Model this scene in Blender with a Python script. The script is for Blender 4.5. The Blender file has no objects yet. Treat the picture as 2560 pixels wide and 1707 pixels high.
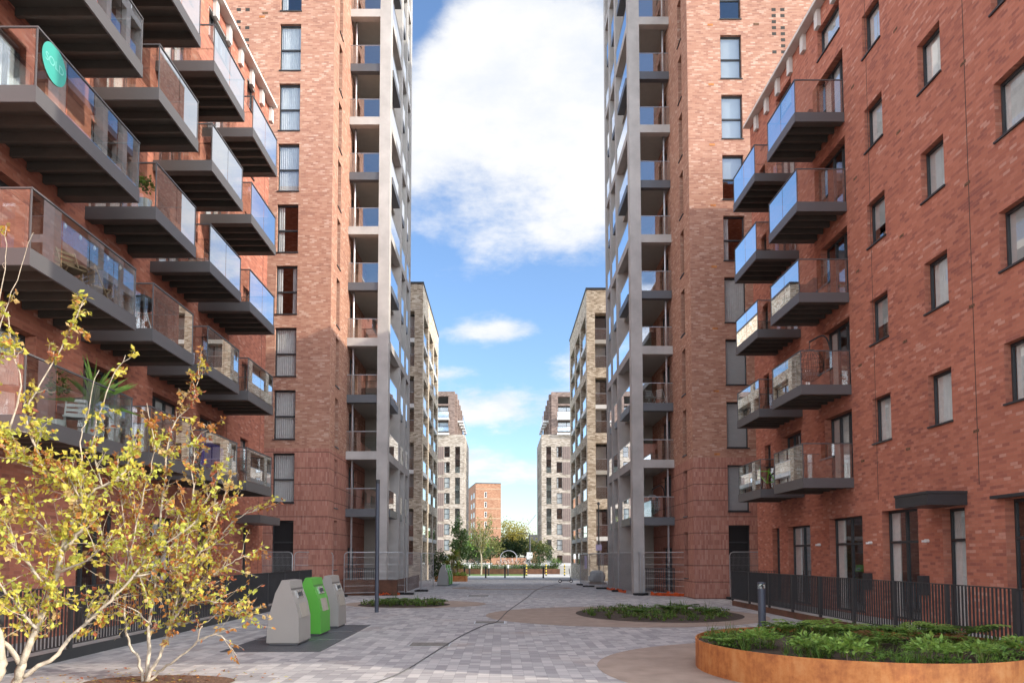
import bpy, math, random
from mathutils import Vector, Matrix, noise
R = random.Random(11)
scn = bpy.context.scene
COL = scn.collection
rad = math.radians
# ------------------------------------------------------------------ camera constants
F, H, HX, HY, TH = 1800., 1.95, 1252., 1390., rad(3.09)
S_, C_ = math.sin(TH), math.cos(TH)
Y0 = HY - F*math.tan(TH)
def at(px, py, Y):                       # a point at depth Y
    t = (Y0-py)/F; z = Y*(t*C_+S_)/(C_-t*S_); d = Y*C_+z*S_
    return Vector(((px-HX)*d/F, Y, z+H))

# ------------------------------------------------------------------ materials
def new_mat(name):
    m = bpy.data.materials.new(name); m.use_nodes = True
    nt = m.node_tree; nt.nodes.clear()
    out = nt.nodes.new('ShaderNodeOutputMaterial')
    return m, nt, out
class N:
    def __init__(s, nt): s.nt = nt
    def __call__(s, typ, inp=None, **kw):
        n = s.nt.nodes.new('ShaderNode'+typ)
        for k, v in kw.items(): setattr(n, k, v)
        for k, v in (inp or {}).items():
            if hasattr(v, 'is_linked') or isinstance(v, bpy.types.NodeSocket): s.nt.links.new(v, n.inputs[k])
            else: n.inputs[k].default_value = v
        return n
    def math(s, op, a, b=0.0, c=None, clamp=False):
        d = {0: a, 1: b}
        if c is not None: d[2] = c
        n = s('Math', d, operation=op); n.use_clamp = clamp
        return n.outputs[0]
    def mix(s, fac, a, b, blend='MIX'):
        n = s.nt.nodes.new('ShaderNodeMix'); n.data_type = 'RGBA'; n.blend_type = blend
        for i, v in ((0, fac), (6, a), (7, b)):
            if isinstance(v, bpy.types.NodeSocket): s.nt.links.new(v, n.inputs[i])
            else: n.inputs[i].default_value = (*v, 1) if isinstance(v, tuple) and len(v) == 3 else v
        return n.outputs[2]
    def ramp(s, fac, stops, interp='LINEAR'):
        n = s('ValToRGB', {0: fac}); cr = n.color_ramp; cr.interpolation = interp
        while len(cr.elements) < len(stops): cr.elements.new(.5)
        for e, (p, c) in zip(cr.elements, stops): e.position = p; e.color = (*c, 1)
        return n.outputs[0]
    def noise(s, vec, scale, detail=3, rough=.55):
        d = {'Scale': scale, 'Detail': detail, 'Roughness': rough}
        if vec is not None: d['Vector'] = vec
        return s('TexNoise', d).outputs[0]

def simple(name, col, rough=.6, metal=0., var=.12, nscale=3., bump=0., bscale=40., spec=.5):
    m, nt, out = new_mat(name); n = N(nt)
    pos = n('NewGeometry').outputs['Position']
    ns = n.noise(pos, nscale, 5)
    lo = tuple(c*(1-var) for c in col); hi = tuple(min(1, c*(1+var)) for c in col)
    c = n.ramp(ns, [(.3, lo), (.7, hi)])
    d = {'Base Color': c, 'Roughness': rough, 'Metallic': metal, 'Specular IOR Level': spec}
    if bump:
        b = n('Bump', {'Height': n.noise(pos, bscale, 4), 'Strength': bump, 'Distance': .02})
        d['Normal'] = b.outputs[0]
    p = n('BsdfPrincipled', d)
    nt.links.new(p.outputs[0], out.inputs[0]); return m

def brick(name, stops, mortar, bw=.225, bh=.075, cluster=.35, cscale=.35, soldier=False, groove=0, mort_w=.010, rough=.85):
    m, nt, out = new_mat(name); n = N(nt)
    uv = n('UVMap').outputs[0]
    sp = n('SeparateXYZ', {0: uv})
    u, v = sp.outputs[0], sp.outputs[1]
    if soldier: bw, bh = .075, .225
    row = n.math('FLOOR', n.math('DIVIDE', v, bh))
    off = 0. if soldier else .5
    u2 = n.math('ADD', n.math('DIVIDE', u, bw), n.math('MULTIPLY', n.math('MODULO', n.math('ABSOLUTE', row), 2.), off))
    col = n.math('FLOOR', u2)
    wn = n('TexWhiteNoise', {'Vector': n('CombineXYZ', {0: col, 1: row}).outputs[0]}, noise_dimensions='2D').outputs[0]
    cl = n.noise(n('CombineXYZ', {0: n.math('MULTIPLY', u, .45), 1: v}).outputs[0], cscale*4, 4, .6)
    cl = n.math('MULTIPLY', n.math('SUBTRACT', cl, .5), cluster*2.2)
    fac = n.math('ADD', wn, cl, clamp=True)
    c = n.ramp(fac, stops)
    fu = n.math('FRACT', u2); fv = n.math('FRACT', n.math('DIVIDE', v, bh))
    mu = n.math('LESS_THAN', fu, mort_w/bw); mv = n.math('LESS_THAN', fv, mort_w/bh)
    mm = n.math('MAXIMUM', mu, mv)
    c = n.mix(n.math('MULTIPLY', mm, .8), c, mortar)
    # broad weathering
    big = n.noise(uv, .25, 3)
    c = n.mix(.55, c, n.ramp(big, [(.3, (.72, .72, .74)), (.7, (1., 1., 1.))]), 'MULTIPLY')
    hgt = n.math('SUBTRACT', n.math('MULTIPLY', wn, .35), mm)
    if groove:
        g = n.math('LESS_THAN', n.math('FRACT', n.math('DIVIDE', v, groove)), .07)
        c = n.mix(n.math('MULTIPLY', g, .5), c, (.05, .03, .03)); hgt = n.math('SUBTRACT', hgt, n.math('MULTIPLY', g, 3.))
    b = n('Bump', {'Height': hgt, 'Strength': .35, 'Distance': .012})
    p = n('BsdfPrincipled', {'Base Color': c, 'Roughness': rough, 'Specular IOR Level': .25, 'Normal': b.outputs[0]})
    nt.links.new(p.outputs[0], out.inputs[0]); return m

def glass(name, tint=(.86, .9, .88), k=2.0, base=.02, rough=0.0, tr=None):
    m, nt, out = new_mat(name); n = N(nt)
    ge = n('NewGeometry')
    dt = n('VectorMath', {0: ge.outputs['Normal'], 1: ge.outputs['Incoming']}, operation='DOT_PRODUCT').outputs['Value']
    om = n.math('SUBTRACT', 1., n.math('ABSOLUTE', dt), clamp=True)
    fr = n.math('ADD', .04, n.math('MULTIPLY', n.math('POWER', om, 5.), .96))
    fac = n.math('ADD', n.math('MULTIPLY', fr, k), base, clamp=True)
    g = n('BsdfGlossy', {'Color': (.95, .97, 1, 1), 'Roughness': rough})
    t = n('BsdfTransparent', {'Color': (*tint, 1)})
    mx = n('MixShader', {0: fac, 1: t.outputs[0], 2: g.outputs[0]})
    nt.links.new(mx.outputs[0], out.inputs[0]); return m

def leafmat(name, col, tcol, var=.3):
    m, nt, out = new_mat(name); n = N(nt)
    pos = n('NewGeometry').outputs['Position']
    ns = n.noise(pos, 9., 2)
    c = n.ramp(ns, [(.3, tuple(x*(1-var) for x in col)), (.7, tuple(min(1, x*(1+var)) for x in col))])
    p = n('BsdfPrincipled', {'Base Color': c, 'Roughness': .5, 'Specular IOR Level': .3})
    t = n('BsdfTranslucent', {'Color': (*tcol, 1)})
    mx = n('MixShader', {0: .38, 1: p.outputs[0], 2: t.outputs[0]})
    nt.links.new(mx.outputs[0], out.inputs[0]); return m

M = {}
RED = [(0., (.33, .125, .095)), (.15, (.41, .15, .105)), (.45, (.475, .178, .116)), (.75, (.515, .20, .132)), (.93, (.54, .225, .155)), (1., (.59, .31, .235))]
TOW = [(0., (.36, .18, .13)), (.2, (.43, .215, .15)), (.5, (.47, .25, .172)), (.8, (.51, .285, .20)), (1., (.60, .40, .31))]
BUF = [(0., (.33, .265, .19)), (.25, (.49, .40, .30)), (.6, (.63, .535, .41)), (1., (.78, .71, .59))]
GRB = [(0., (.27, .225, .18)), (.3, (.38, .325, .265)), (.65, (.47, .41, .34)), (1., (.58, .52, .45))]
ORG = [(0., (.36, .18, .11)), (.5, (.47, .25, .155)), (1., (.54, .32, .21))]
M['red'] = brick('red_brick', RED, (.42, .20, .14), cluster=.34)
M['tow'] = brick('tower_brick', TOW, (.44, .27, .20), cluster=.24)
M['sol'] = brick('soldier_brick', [(0., (.38, .165, .125)), (.3, (.45, .205, .15)), (.7, (.49, .235, .17)), (1., (.54, .29, .22))], (.42, .22, .18), cluster=.2, soldier=True, groove=.75)
M['buf'] = brick('buff_brick', BUF, (.42, .36, .28), bw=.3, bh=.1)
M['grb'] = brick('grey_brown_brick', GRB, (.36, .32, .28), bw=.45, bh=.15)
M['org'] = brick('orange_brick', ORG, (.45, .25, .15), bw=.45, bh=.15, cluster=.2)
M['conc'] = simple('concrete', (.48, .46, .435), .8, var=.16, nscale=.9, bump=.15, bscale=18)
M['fascia'] = simple('bronze_grey_metal', (.135, .131, .134), .45, .35, var=.05, nscale=.6)
M['dark'] = simple('dark_grey_metal', (.045, .048, .052), .45, .2, var=.08)
M['soff'] = simple('dark_soffit', (.085, .08, .07), .6, .1, var=.1)
M['slabd'] = simple('slate_grey_metal', (.13, .135, .145), .45, .3, var=.05)
M['steel'] = simple('galvanised_steel', (.50, .51, .53), .35, .75, var=.1, nscale=8)
M['chrome'] = simple('brushed_steel', (.62, .63, .64), .25, .9, var=.05)
M['coping'] = simple('pale_coping', (.62, .60, .57), .6, var=.08)
M['ceil'] = simple('loggia_soffit', (.42, .40, .36), .8, var=.05)
M['white'] = simple('white_paint', (.78, .78, .76), .5, var=.04)
M['curt'] = simple('curtain_fabric', (.70, .73, .73), .9, var=.08, nscale=6)
M['blind'] = simple('roller_blind', (.50, .55, .56), .85, var=.04)
M['room'] = simple('room_dark', (.05, .045, .04), .9)
M['louv'] = simple('louvre_black', (.008, .008, .009), .6)
M['corten'] = None
M['soil'] = simple('soil', (.06, .042, .03), .95, var=.5, nscale=14, bump=.6, bscale=30)
M['mulch'] = simple('bark_mulch', (.16, .085, .05), .95, var=.6, nscale=30, bump=.9, bscale=60)
M['resin'] = simple('resin_gravel', (.33, .255, .205), .9, var=.16, nscale=2.2, bump=.3, bscale=160)
M['bark'] = simple('pale_bark', (.43, .37, .285), .85, var=.35, nscale=9, bump=.5, bscale=40)
M['bark2'] = simple('brown_bark', (.20, .15, .11), .9, var=.35, nscale=9, bump=.5, bscale=40)
M['bingrey'] = simple('warm_grey_bin', (.36, .345, .32), .5, .15, var=.04, nscale=1.5)
M['bingreen'] = simple('green_bin', (.10, .40, .05), .45, var=.05, nscale=1.5)
M['steelplate'] = simple('chequer_plate', (.10, .105, .115), .5, .4, var=.12, nscale=4, bump=.4, bscale=70)
M['black'] = simple('black_paint', (.014, .014, .016), .5, var=.2)
M['yellow'] = simple('yellow_paint', (.75, .55, .05), .5)
M['rubber'] = simple('black_rubber', (.02, .02, .021), .8, var=.2, bump=.2)
M['orange'] = simple('orange_netting', (.80, .13, .03), .7, var=.2, nscale=6)
M['teal'] = simple('teal_vinyl', (.045, .33, .27), .5, var=.02)
M['letter'] = simple('pale_lettering', (.20, .55, .50), .5, var=.02)
M['lilac'] = simple('lilac_paper', (.58, .55, .78), .7)
M['wood'] = simple('light_wood', (.42, .27, .14), .6, var=.2, nscale=10)
M['wick'] = simple('dark_wicker', (.05, .04, .035), .8, var=.3, nscale=30)
M['cush'] = simple('cushion_grey', (.14, .15, .16), .9)
M['purple'] = simple('purple_cloth', (.13, .10, .50), .8, var=.1)
M['lime'] = simple('lime_paint', (.22, .62, .05), .4)
M['rail'] = simple('railing_paint', (.05, .052, .055), .5, .2, var=.1)
M['asph'] = simple('asphalt', (.055, .057, .062), .9, var=.2, nscale=20, bump=.3, bscale=80)
M['earth'] = simple('open_ground', (.12, .12, .10), .95, var=.3, nscale=.2)
M['slab'] = simple('concrete_slab', (.42, .415, .40), .85, var=.1, nscale=2, bump=.1)
M['stone'] = simple('pale_road', (.52, .50, .46), .85, var=.08, nscale=1)
M['lawn'] = simple('lawn_green', (.10, .19, .035), .9, var=.3, nscale=30, bump=.5, bscale=90)
M['slabd2'] = simple('blue_grey_post', (.085, .10, .13), .4, .3, var=.06)
M['cortd'] = simple('dark_corten', (.13, .06, .035), .8, .1, var=.35, nscale=2)
M['glass'] = glass('balcony_glass', (.84, .90, .88), k=3.0, base=.24)
M['pane'] = glass('window_glass', (.98, .99, .985), k=2.0, base=.13)
M['reveal'] = M['red']
M['tile'] = simple('slate_roof', (.10, .10, .11), .8)
M['lf_y'] = leafmat('leaf_yellow', (.56, .50, .09), (.72, .64, .10))
M['lf_g'] = leafmat('leaf_yellow_green', (.45, .48, .09), (.60, .62, .10))
M['lf_o'] = leafmat('leaf_orange', (.44, .20, .06), (.6, .28, .06))
M['lf_r'] = leafmat('leaf_rust', (.30, .10, .05), (.45, .14, .06))
M['lf_t'] = leafmat('leaf_tan', (.45, .32, .13), (.5, .35, .12))
M['gr_d'] = leafmat('foliage_dark', (.05, .10, .024), (.09, .16, .03))
M['gr_m'] = leafmat('foliage_mid', (.135, .25, .05), (.22, .36, .06))
M['gr_l'] = leafmat('foliage_light', (.24, .38, .09), (.32, .46, .09))
M['gr_b'] = leafmat('fern_rust', (.20, .11, .05), (.28, .14, .05))
M['tr_d'] = leafmat('tree_dark', (.035, .062, .02), (.06, .10, .02))
M['gr_o'] = leafmat('foliage_olive', (.13, .14, .04), (.18, .19, .05))
M['gr_y'] = leafmat('foliage_gold', (.30, .28, .06), (.36, .32, .07))

def corten():
    m, nt, out = new_mat('corten_steel'); n = N(nt)
    pos = n('NewGeometry').outputs['Position']
    a = n.noise(pos, 1.3, 6, .65); b = n.noise(pos, 7., 5, .7)
    st = n.noise(n('VectorMath', {0: pos, 1: (5., 5., .55)}, operation='MULTIPLY').outputs[0], 1., 5, .65)
    a = n.math('ADD', n.math('MULTIPLY', a, .55), n.math('MULTIPLY', st, .45))
    f = n.math('ADD', n.math('MULTIPLY', a, .7), n.math('MULTIPLY', b, .3))
    c = n.ramp(f, [(.36, (.17, .065, .03)), (.45, (.36, .12, .038)), (.53, (.52, .20, .058)), (.66, (.62, .31, .12))])
    bp = n('Bump', {'Height': b, 'Strength': .15, 'Distance': .01})
    p = n('BsdfPrincipled', {'Base Color': c, 'Roughness': .72, 'Metallic': .1, 'Normal': bp.outputs[0]})
    nt.links.new(p.outputs[0], out.inputs[0]); return m
M['corten'] = corten()

def paving():
    m, nt, out = new_mat('block_paving'); n = N(nt)
    pos = n('NewGeometry').outputs['Position']
    sp = n('SeparateXYZ', {0: pos}); x, y = sp.outputs[0], sp.outputs[1]
    bw, bl = .19, .38
    cx = n.math('DIVIDE', x, bw); colm = n.math('FLOOR', cx)
    o = n('TexWhiteNoise', {'W': colm}, noise_dimensions='1D').outputs[0]
    sh = n.math('ADD', n.math('MULTIPLY', n.math('MODULO', n.math('ABSOLUTE', colm), 2.), .5), n.math('MULTIPLY', o, .16))
    cy = n.math('ADD', n.math('DIVIDE', y, bl), sh); rowi = n.math('FLOOR', cy)
    # some blocks are halves
    wn = n('TexWhiteNoise', {'Vector': n('CombineXYZ', {0: colm, 1: rowi}).outputs[0]}, noise_dimensions='2D')
    half = n.math('GREATER_THAN', wn.outputs[0], .62)
    fy = n.math('FRACT', cy)
    hi = n.math('MULTIPLY', half, n.math('GREATER_THAN', fy, .5))
    wn2 = n('TexWhiteNoise', {'Vector': n('CombineXYZ', {0: n.math('ADD', colm, .37), 1: n.math('ADD', rowi, n.math('MULTIPLY', hi, .31))}).outputs[0]}, noise_dimensions='2D').outputs[0]
    lump = n.math('MULTIPLY', n.math('SUBTRACT', n.noise(pos, .6, 3), .5), .5)
    c = n.ramp(n.math('ADD', wn2, lump, clamp=True), [(0., (.315, .30, .305)), (.28, (.35, .335, .335)), (.34, (.395, .38, .378)), (.62, (.43, .413, .41)), (.68, (.46, .442, .435)), (1., (.525, .50, .485))])
    stain = n.noise(pos, .42, 5, .65)
    c = n.mix(n.math('MULTIPLY', n.ramp(stain, [(.56, (0, 0, 0)), (.72, (1, 1, 1))]), .38), c, (.42, .30, .22))
    spk = n.noise(pos, 45., 3, .6)
    c = n.mix(.35, c, n.ramp(spk, [(.3, (.75, .75, .76)), (.7, (1., 1., 1.))]), 'MULTIPLY')
    fx = n.math('FRACT', cx)
    jx = n.math('LESS_THAN', fx, .028)
    jy = n.math('LESS_THAN', fy, .045)
    jh = n.math('MULTIPLY', half, n.math('LESS_THAN', n.math('ABSOLUTE', n.math('SUBTRACT', fy, .5)), .012))
    j = n.math('MAXIMUM', n.math('MULTIPLY', jx, .55), n.math('MAXIMUM', jy, jh))
    c = n.mix(n.math('MULTIPLY', j, .8), c, (.10, .095, .095))
    b = n('Bump', {'Height': n.math('SUBTRACT', n.math('MULTIPLY', wn2, .3), j), 'Strength': .4, 'Distance': .01})
    p = n('BsdfPrincipled', {'Base Color': c, 'Roughness': .75, 'Specular IOR Level': .3, 'Normal': b.outputs[0]})
    nt.links.new(p.outputs[0], out.inputs[0]); return m
M['pave'] = paving()

# ------------------------------------------------------------------ mesh builder and object helpers
ORIGIN = {}
class MB:
    def __init__(s): s.v, s.f, s.m, s.uv = [], [], [], []
    def face(s, pts, mat=0, uv=None):
        pts = [Vector(p) for p in pts]
        i = len(s.v); s.v += pts; s.f.append(tuple(range(i, i+len(pts)))); s.m.append(mat)
        if uv is None:
            nrm = (pts[1]-pts[0]).cross(pts[2]-pts[0])
            ax, ay, az = abs(nrm.x), abs(nrm.y), abs(nrm.z)
            if az >= ax and az >= ay: uv = [(p.x, p.y) for p in pts]
            elif ax >= ay: uv = [(p.y, p.z) for p in pts]
            else: uv = [(p.x, p.z) for p in pts]
        s.uv.append(uv)
    def box(s, x0, y0, z0, x1, y1, z1, mat=0):
        x0, x1 = min(x0, x1), max(x0, x1); y0, y1 = min(y0, y1), max(y0, y1); z0, z1 = min(z0, z1), max(z0, z1)
        a = [(x0, y0, z0), (x1, y0, z0), (x1, y1, z0), (x0, y1, z0), (x0, y0, z1), (x1, y0, z1), (x1, y1, z1), (x0, y1, z1)]
        for q in ((0, 3, 2, 1), (4, 5, 6, 7), (0, 1, 5, 4), (1, 2, 6, 5), (2, 3, 7, 6), (3, 0, 4, 7)): s.face([a[k] for k in q], mat)
        return s
    def obox(s, c, ux, uy, uz, mat=0):
        c, ux, uy, uz = map(Vector, (c, ux, uy, uz))
        a = [c+ux*i+uy*j+uz*k for k in (-1, 1) for (i, j) in ((-1, -1), (1, -1), (1, 1), (-1, 1))]
        for q in ((0, 3, 2, 1), (4, 5, 6, 7), (0, 1, 5, 4), (1, 2, 6, 5), (2, 3, 7, 6), (3, 0, 4, 7)): s.face([a[k] for k in q], mat)
        return s
    def tube(s, pts, r, n=6, mat=0, cap=True, closed=False):
        pts = [Vector(p) for p in pts]; k = len(pts)
        rr = r if isinstance(r, (list, tuple)) else [r]*k
        rings, prev = [], None
        for i, p in enumerate(pts):
            if closed: t = pts[(i+1) % k]-pts[i-1]
            else: t = pts[min(i+1, k-1)]-pts[max(i-1, 0)]
            t.normalize()
            a = prev if prev is not None and abs(prev.dot(t)) < .95 else (Vector((0, 0, 1)) if abs(t.z) < .9 else Vector((1, 0, 0)))
            a = (a-t*a.dot(t)).normalized(); b = t.cross(a); prev = a
            rings.append([p+(a*math.cos(2*math.pi*j/n)+b*math.sin(2*math.pi*j/n))*rr[i] for j in range(n)])
        rng = range(k) if closed else range(k-1)
        for i in rng:
            r0, r1 = rings[i], rings[(i+1) % k]
            for j in range(n): s.face([r0[j], r0[(j+1) % n], r1[(j+1) % n], r1[j]], mat)
        if cap and not closed:
            s.face(list(reversed(rings[0])), mat); s.face(rings[-1], mat)
        return s
    def lathe(s, prof, c=(0, 0, 0), n=16, mat=0):
        c = Vector(c)
        ring = lambda r, z: [c+Vector((r*math.cos(2*math.pi*j/n), r*math.sin(2*math.pi*j/n), z)) for j in range(n)]
        rs = [ring(*p) for p in prof]
        for a, b in zip(rs, rs[1:]):
            for j in range(n): s.face([a[j], a[(j+1) % n], b[(j+1) % n], b[j]], mat)
        if prof[0][0] > 1e-4: s.face(list(reversed(rs[0])), mat)
        if prof[-1][0] > 1e-4: s.face(rs[-1], mat)
        return s
    def prism_y(s, poly, y0, y1, ox=0, mat=0):      # polygon in x,z swept along y
        a = [Vector((ox+p[0], y0, p[1])) for p in poly]; b = [Vector((ox+p[0], y1, p[1])) for p in poly]
        s.face(a, mat); s.face(list(reversed(b)), mat)
        k = len(poly)
        for i in range(k): s.face([a[(i+1) % k], a[i], b[i], b[(i+1) % k]], mat)
        return s
    def build(s, name, mats, parent=None, smooth=False, loc=None):
        if not isinstance(mats, (list, tuple)): mats = [mats]
        if parent is not None: o = ORIGIN[parent.name]
        elif loc is not None: o = Vector(loc)
        else:
            xs = [p.x for p in s.v]; ys = [p.y for p in s.v]; zs = [p.z for p in s.v]
            o = Vector(((min(xs)+max(xs))/2, (min(ys)+max(ys))/2, min(zs)))
        me = bpy.data.meshes.new(name)
        me.from_pydata([tuple(p-o) for p in s.v], [], s.f)
        uvl = me.uv_layers.new(name='UVMap')
        flat = [c for f in s.uv for q in f for c in q]
        uvl.data.foreach_set('uv', flat)
        me.polygons.foreach_set('material_index', s.m)
        if smooth: me.polygons.foreach_set('use_smooth', [True]*len(s.f))
        for m in mats: me.materials.append(M[m] if isinstance(m, str) else m)
        if smooth:
            import bmesh
            bm = bmesh.new(); bm.from_mesh(me); bmesh.ops.remove_doubles(bm, verts=bm.verts, dist=1e-4); bm.to_mesh(me); bm.free()
        ob = bpy.data.objects.new(name, me); COL.objects.link(ob)
        if parent is not None: ob.parent = parent
        else: ob.location = o
        ORIGIN[ob.name] = o
        return ob
def thing(name, loc, label, cat, group=None, rotz=0):
    o = bpy.data.objects.new(name, None); o.empty_display_size = .2; COL.objects.link(o)
    o.location = loc; o.rotation_euler = (0, 0, rotz); ORIGIN[o.name] = Vector(loc)
    return tag(o, label, cat, group)
def tag(o, label, cat, group=None):
    o['label'] = label; o['category'] = cat
    if group: o['group'] = group
    return o
def struct(o): o['kind'] = 'structure'; return o
def stuff(o, label, cat): o['kind'] = 'stuff'; return tag(o, label, cat)
def copy_thing(root, loc, rotz, label, group=None):
    r = root.copy(); COL.objects.link(r); r.location = loc; r.rotation_euler = (0, 0, rotz); r['label'] = label
    if group: r['group'] = group
    for ch in root.children:
        c = ch.copy(); COL.objects.link(c); c.parent = r
        for g in ch.children:
            d = g.copy(); COL.objects.link(d); d.parent = c
    return r

def wall(mb, axis, c, u0, u1, z0, z1, holes=(), depth=.3, inward=1, mat=0, rmat=0):
    """wall in plane axis=c; holes (u0,u1,z0,z1) with reveals of depth toward inward*axis"""
    pt = (lambda u, z, d=0: (c+inward*d, u, z)) if axis == 'x' else (lambda u, z, d=0: (u, c+inward*d, z))
    hs = [h for h in holes if h[1] > u0 and h[0] < u1 and h[3] > z0 and h[2] < z1]
    zs = sorted({z0, z1} | {min(max(h[k], z0), z1) for h in hs for k in (2, 3)})
    for a, b in zip(zs, zs[1:]):
        if b-a < 1e-5: continue
        cov = sorted((max(h[0], u0), min(h[1], u1)) for h in hs if h[2] <= a+1e-6 and h[3] >= b-1e-6)
        cur = u0
        for p, q in cov+[(u1, u1)]:
            if p > cur+1e-5: mb.face([pt(cur, a), pt(p, a), pt(p, b), pt(cur, b)], mat)
            cur = max(cur, q)
    for h in hs:
        a, b, p, q = h[:4]; d = h[4] if len(h) > 4 else depth
        mb.face([pt(a, p), pt(a, p, d), pt(a, q, d), pt(a, q)], rmat); mb.face([pt(b, p), pt(b, q), pt(b, q, d), pt(b, p, d)], rmat)
        mb.face([pt(a, q), pt(a, q, d), pt(b, q, d), pt(b, q)], rmat); mb.face([pt(a, p), pt(b, p), pt(b, p, d), pt(a, p, d)], rmat)
    return mb

def plane_fn(axis, c, inward):
    """box helper: u range, depth range (inward positive), z range"""
    def bx(mb, u0, u1, d0, d1, z0, z1, mat=0):
        if axis == 'x': mb.box(c+inward*d0, u0, z0, c+inward*d1, u1, z1, mat)
        else: mb.box(u0, c+inward*d0, z0, u1, c+inward*d1, z1, mat)
    return bx
def curtain(mb, axis, c, inward, u0, u1, d, z0, z1, pitch=.09, amp=.025, mat=0):
    n = max(4, int((u1-u0)/pitch*4)); P = []
    ph = R.random()*6
    for i in range(n+1):
        u = u0+(u1-u0)*i/n
        dd = d+amp*math.sin(ph+2*math.pi*(u-u0)/pitch)+.012*math.sin(9*u+ph)
        P.append((u, dd))
    for (a, da), (b, db) in zip(P, P[1:]):
        q = [(a, da, z0), (b, db, z0), (b, db, z1), (a, da, z1)]
        mb.face([(c+inward*dd, u, z) if axis == 'x' else (u, c+inward*dd, z) for u, dd, z in q], mat)

def window(par, axis, c, inward, u0, u1, z0, z1, depth=.14, transom=None, mullions=(), fill=None, sill=True, fr=.048, name='window', blackout=False, fm='dark'):
    """frame mesh (part) with pane, curtain and sill sub-parts, set back by depth in its opening"""
    bx = plane_fn(axis, c, inward); mb = MB(); e = .004
    d0, d1 = depth, depth+.07
    bx(mb, u0+e, u0+fr, d0, d1, z0+e, z1-e); bx(mb, u1-fr, u1-e, d0, d1, z0+e, z1-e)
    bx(mb, u0+fr, u1-fr, d0, d1, z0+e, z0+fr+.01); bx(mb, u0+fr, u1-fr, d0, d1, z1-fr-.02, z1-e)
    for mz in ([transom] if transom else []): bx(mb, u0+fr, u1-fr, d0+.003, d1, mz-.035, mz+.035)
    for mu in mullions: bx(mb, mu-.035, mu+.035, d0-.003, d1, z0+fr, z1-fr)
    w = mb.build(name, fm, par)
    mb = MB(); dp = depth+.04
    q = [(u0+fr, z0+fr), (u1-fr, z0+fr), (u1-fr, z1-fr), (u0+fr, z1-fr)]
    mb.face([(c+inward*dp, u, z) if axis == 'x' else (u, c+inward*dp, z) for u, z in q])
    mb.build('pane', 'louv' if blackout else 'pane', w)
    if fill:
        mb = MB(); dd = depth+.10
        W = u1-u0
        if fill == 'full': curtain(mb, axis, c, inward, u0+.02, u1-.02, dd, z0, z1)
        elif fill == 'part': curtain(mb, axis, c, inward, u0+.02, u0+W*.3, dd, z0, z1)
        elif fill == 'far': curtain(mb, axis, c, inward, u0+W*.6, u1-.02, dd, z0, z1)
        elif fill == 'sides': curtain(mb, axis, c, inward, u0+.02, u0+W*.26, dd, z0, z1); curtain(mb, axis, c, inward, u1-W*.26, u1-.02, dd, z0, z1)
        elif fill.startswith('blind'):
            fz = float(fill[5:] or 1); bx(mb, u0+.02, u1-.02, depth+.075, depth+.08, z1-(z1-z0)*fz, z1)
        mb.build('blind' if fill.startswith('blind') else 'curtain', 'blind' if fill.startswith('blind') else 'curt', w)
    if sill:
        mb = MB(); bx(mb, u0-.03, u1+.03, -.045, depth-.003, z0-.045, z0-.002); mb.build('sill', 'dark', w)
    return w

# ------------------------------------------------------------------ ground and setting
def zg(y): return 0. if y < 45 else -.4*min(1., (y-45)/35)
mb = MB(); mb.face([(-3000, -800, -.47), (3000, -800, -.47), (3000, 6000, -.47), (-3000, 6000, -.47)])
struct(mb.build('ground', 'earth'))
mb = MB()
for (y0, y1) in ((-25, 45), (45, 80)): mb.face([(-70, y0, zg(y0)), (70, y0, zg(y0)), (70, y1, zg(y1)), (-70, y1, zg(y1))])
struct(mb.build('pavement', 'pave'))
mb = MB(); mb.face([(-70, 80, -.402), (70, 80, -.402), (70, 87.5, -.402), (-70, 87.5, -.402)])
struct(mb.build('road', 'stone'))
mb = MB(); mb.face([(-40, 87.5, -.398), (3.4, 87.5, -.398), (3.4, 95.2, -.398), (-40, 95.2, -.398)])
struct(mb.build('lawn', 'lawn'))
mb = MB(); mb.face([(3.4, 87.5, -.40), (40, 87.5, -.40), (40, 95.2, -.40), (3.4, 95.2, -.40)])
struct(mb.build('path', 'slab'))
mb = MB(); mb.box(-60, 96.4, -.46, 60, 134, .72); struct(mb.build('raised_ground', 'slab'))
def ellipse(cx, cy, rx, ry, z, mat, name, n=72, hole=None, wob=0.):
    mb = MB()
    P = lambda k, s=1.: Vector((cx+rx*s*math.cos(2*math.pi*k/n), cy+ry*s*math.sin(2*math.pi*k/n), z))
    if hole:
        hx, hy, hrx, hry = hole
        Q = lambda k: Vector((hx+hrx*math.cos(2*math.pi*k/n), hy+hry*math.sin(2*math.pi*k/n), z))
        for k in range(n): mb.face([Q(k), P(k), P(k+1), Q(k+1)])
    else: mb.face([P(k) for k in range(n)])
    return mb.build(name, mat)
struct(ellipse(4.1, 24.0, 4.6, 4.1, .004, 'resin', 'path'))
struct(ellipse(-3.5, 29.7, 2.9, 2.3, .004, 'resin', 'path'))
struct(ellipse(6.6, 12.6, 4.9, 4.2, .004, 'resin', 'path'))
struct(ellipse(.7, 44.6, 3.7, 2.4, .004, 'resin', 'path', hole=(.9, 44.9, 3.1, 1.9)))
struct(ellipse(5.3, 24.5, 2.75, 3.2, .010, 'soil', 'planting_bed'))
struct(ellipse(-3.9, 29.2, 1.85, 1.65, .010, 'soil', 'planting_bed'))
struct(ellipse(-5.3, 11.3, 1.15, .62, .012, 'mulch', 'planting_bed'))
struct(ellipse(-7.2, 10.2, 1.2, .6, .012, 'mulch', 'planting_bed'))
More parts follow.
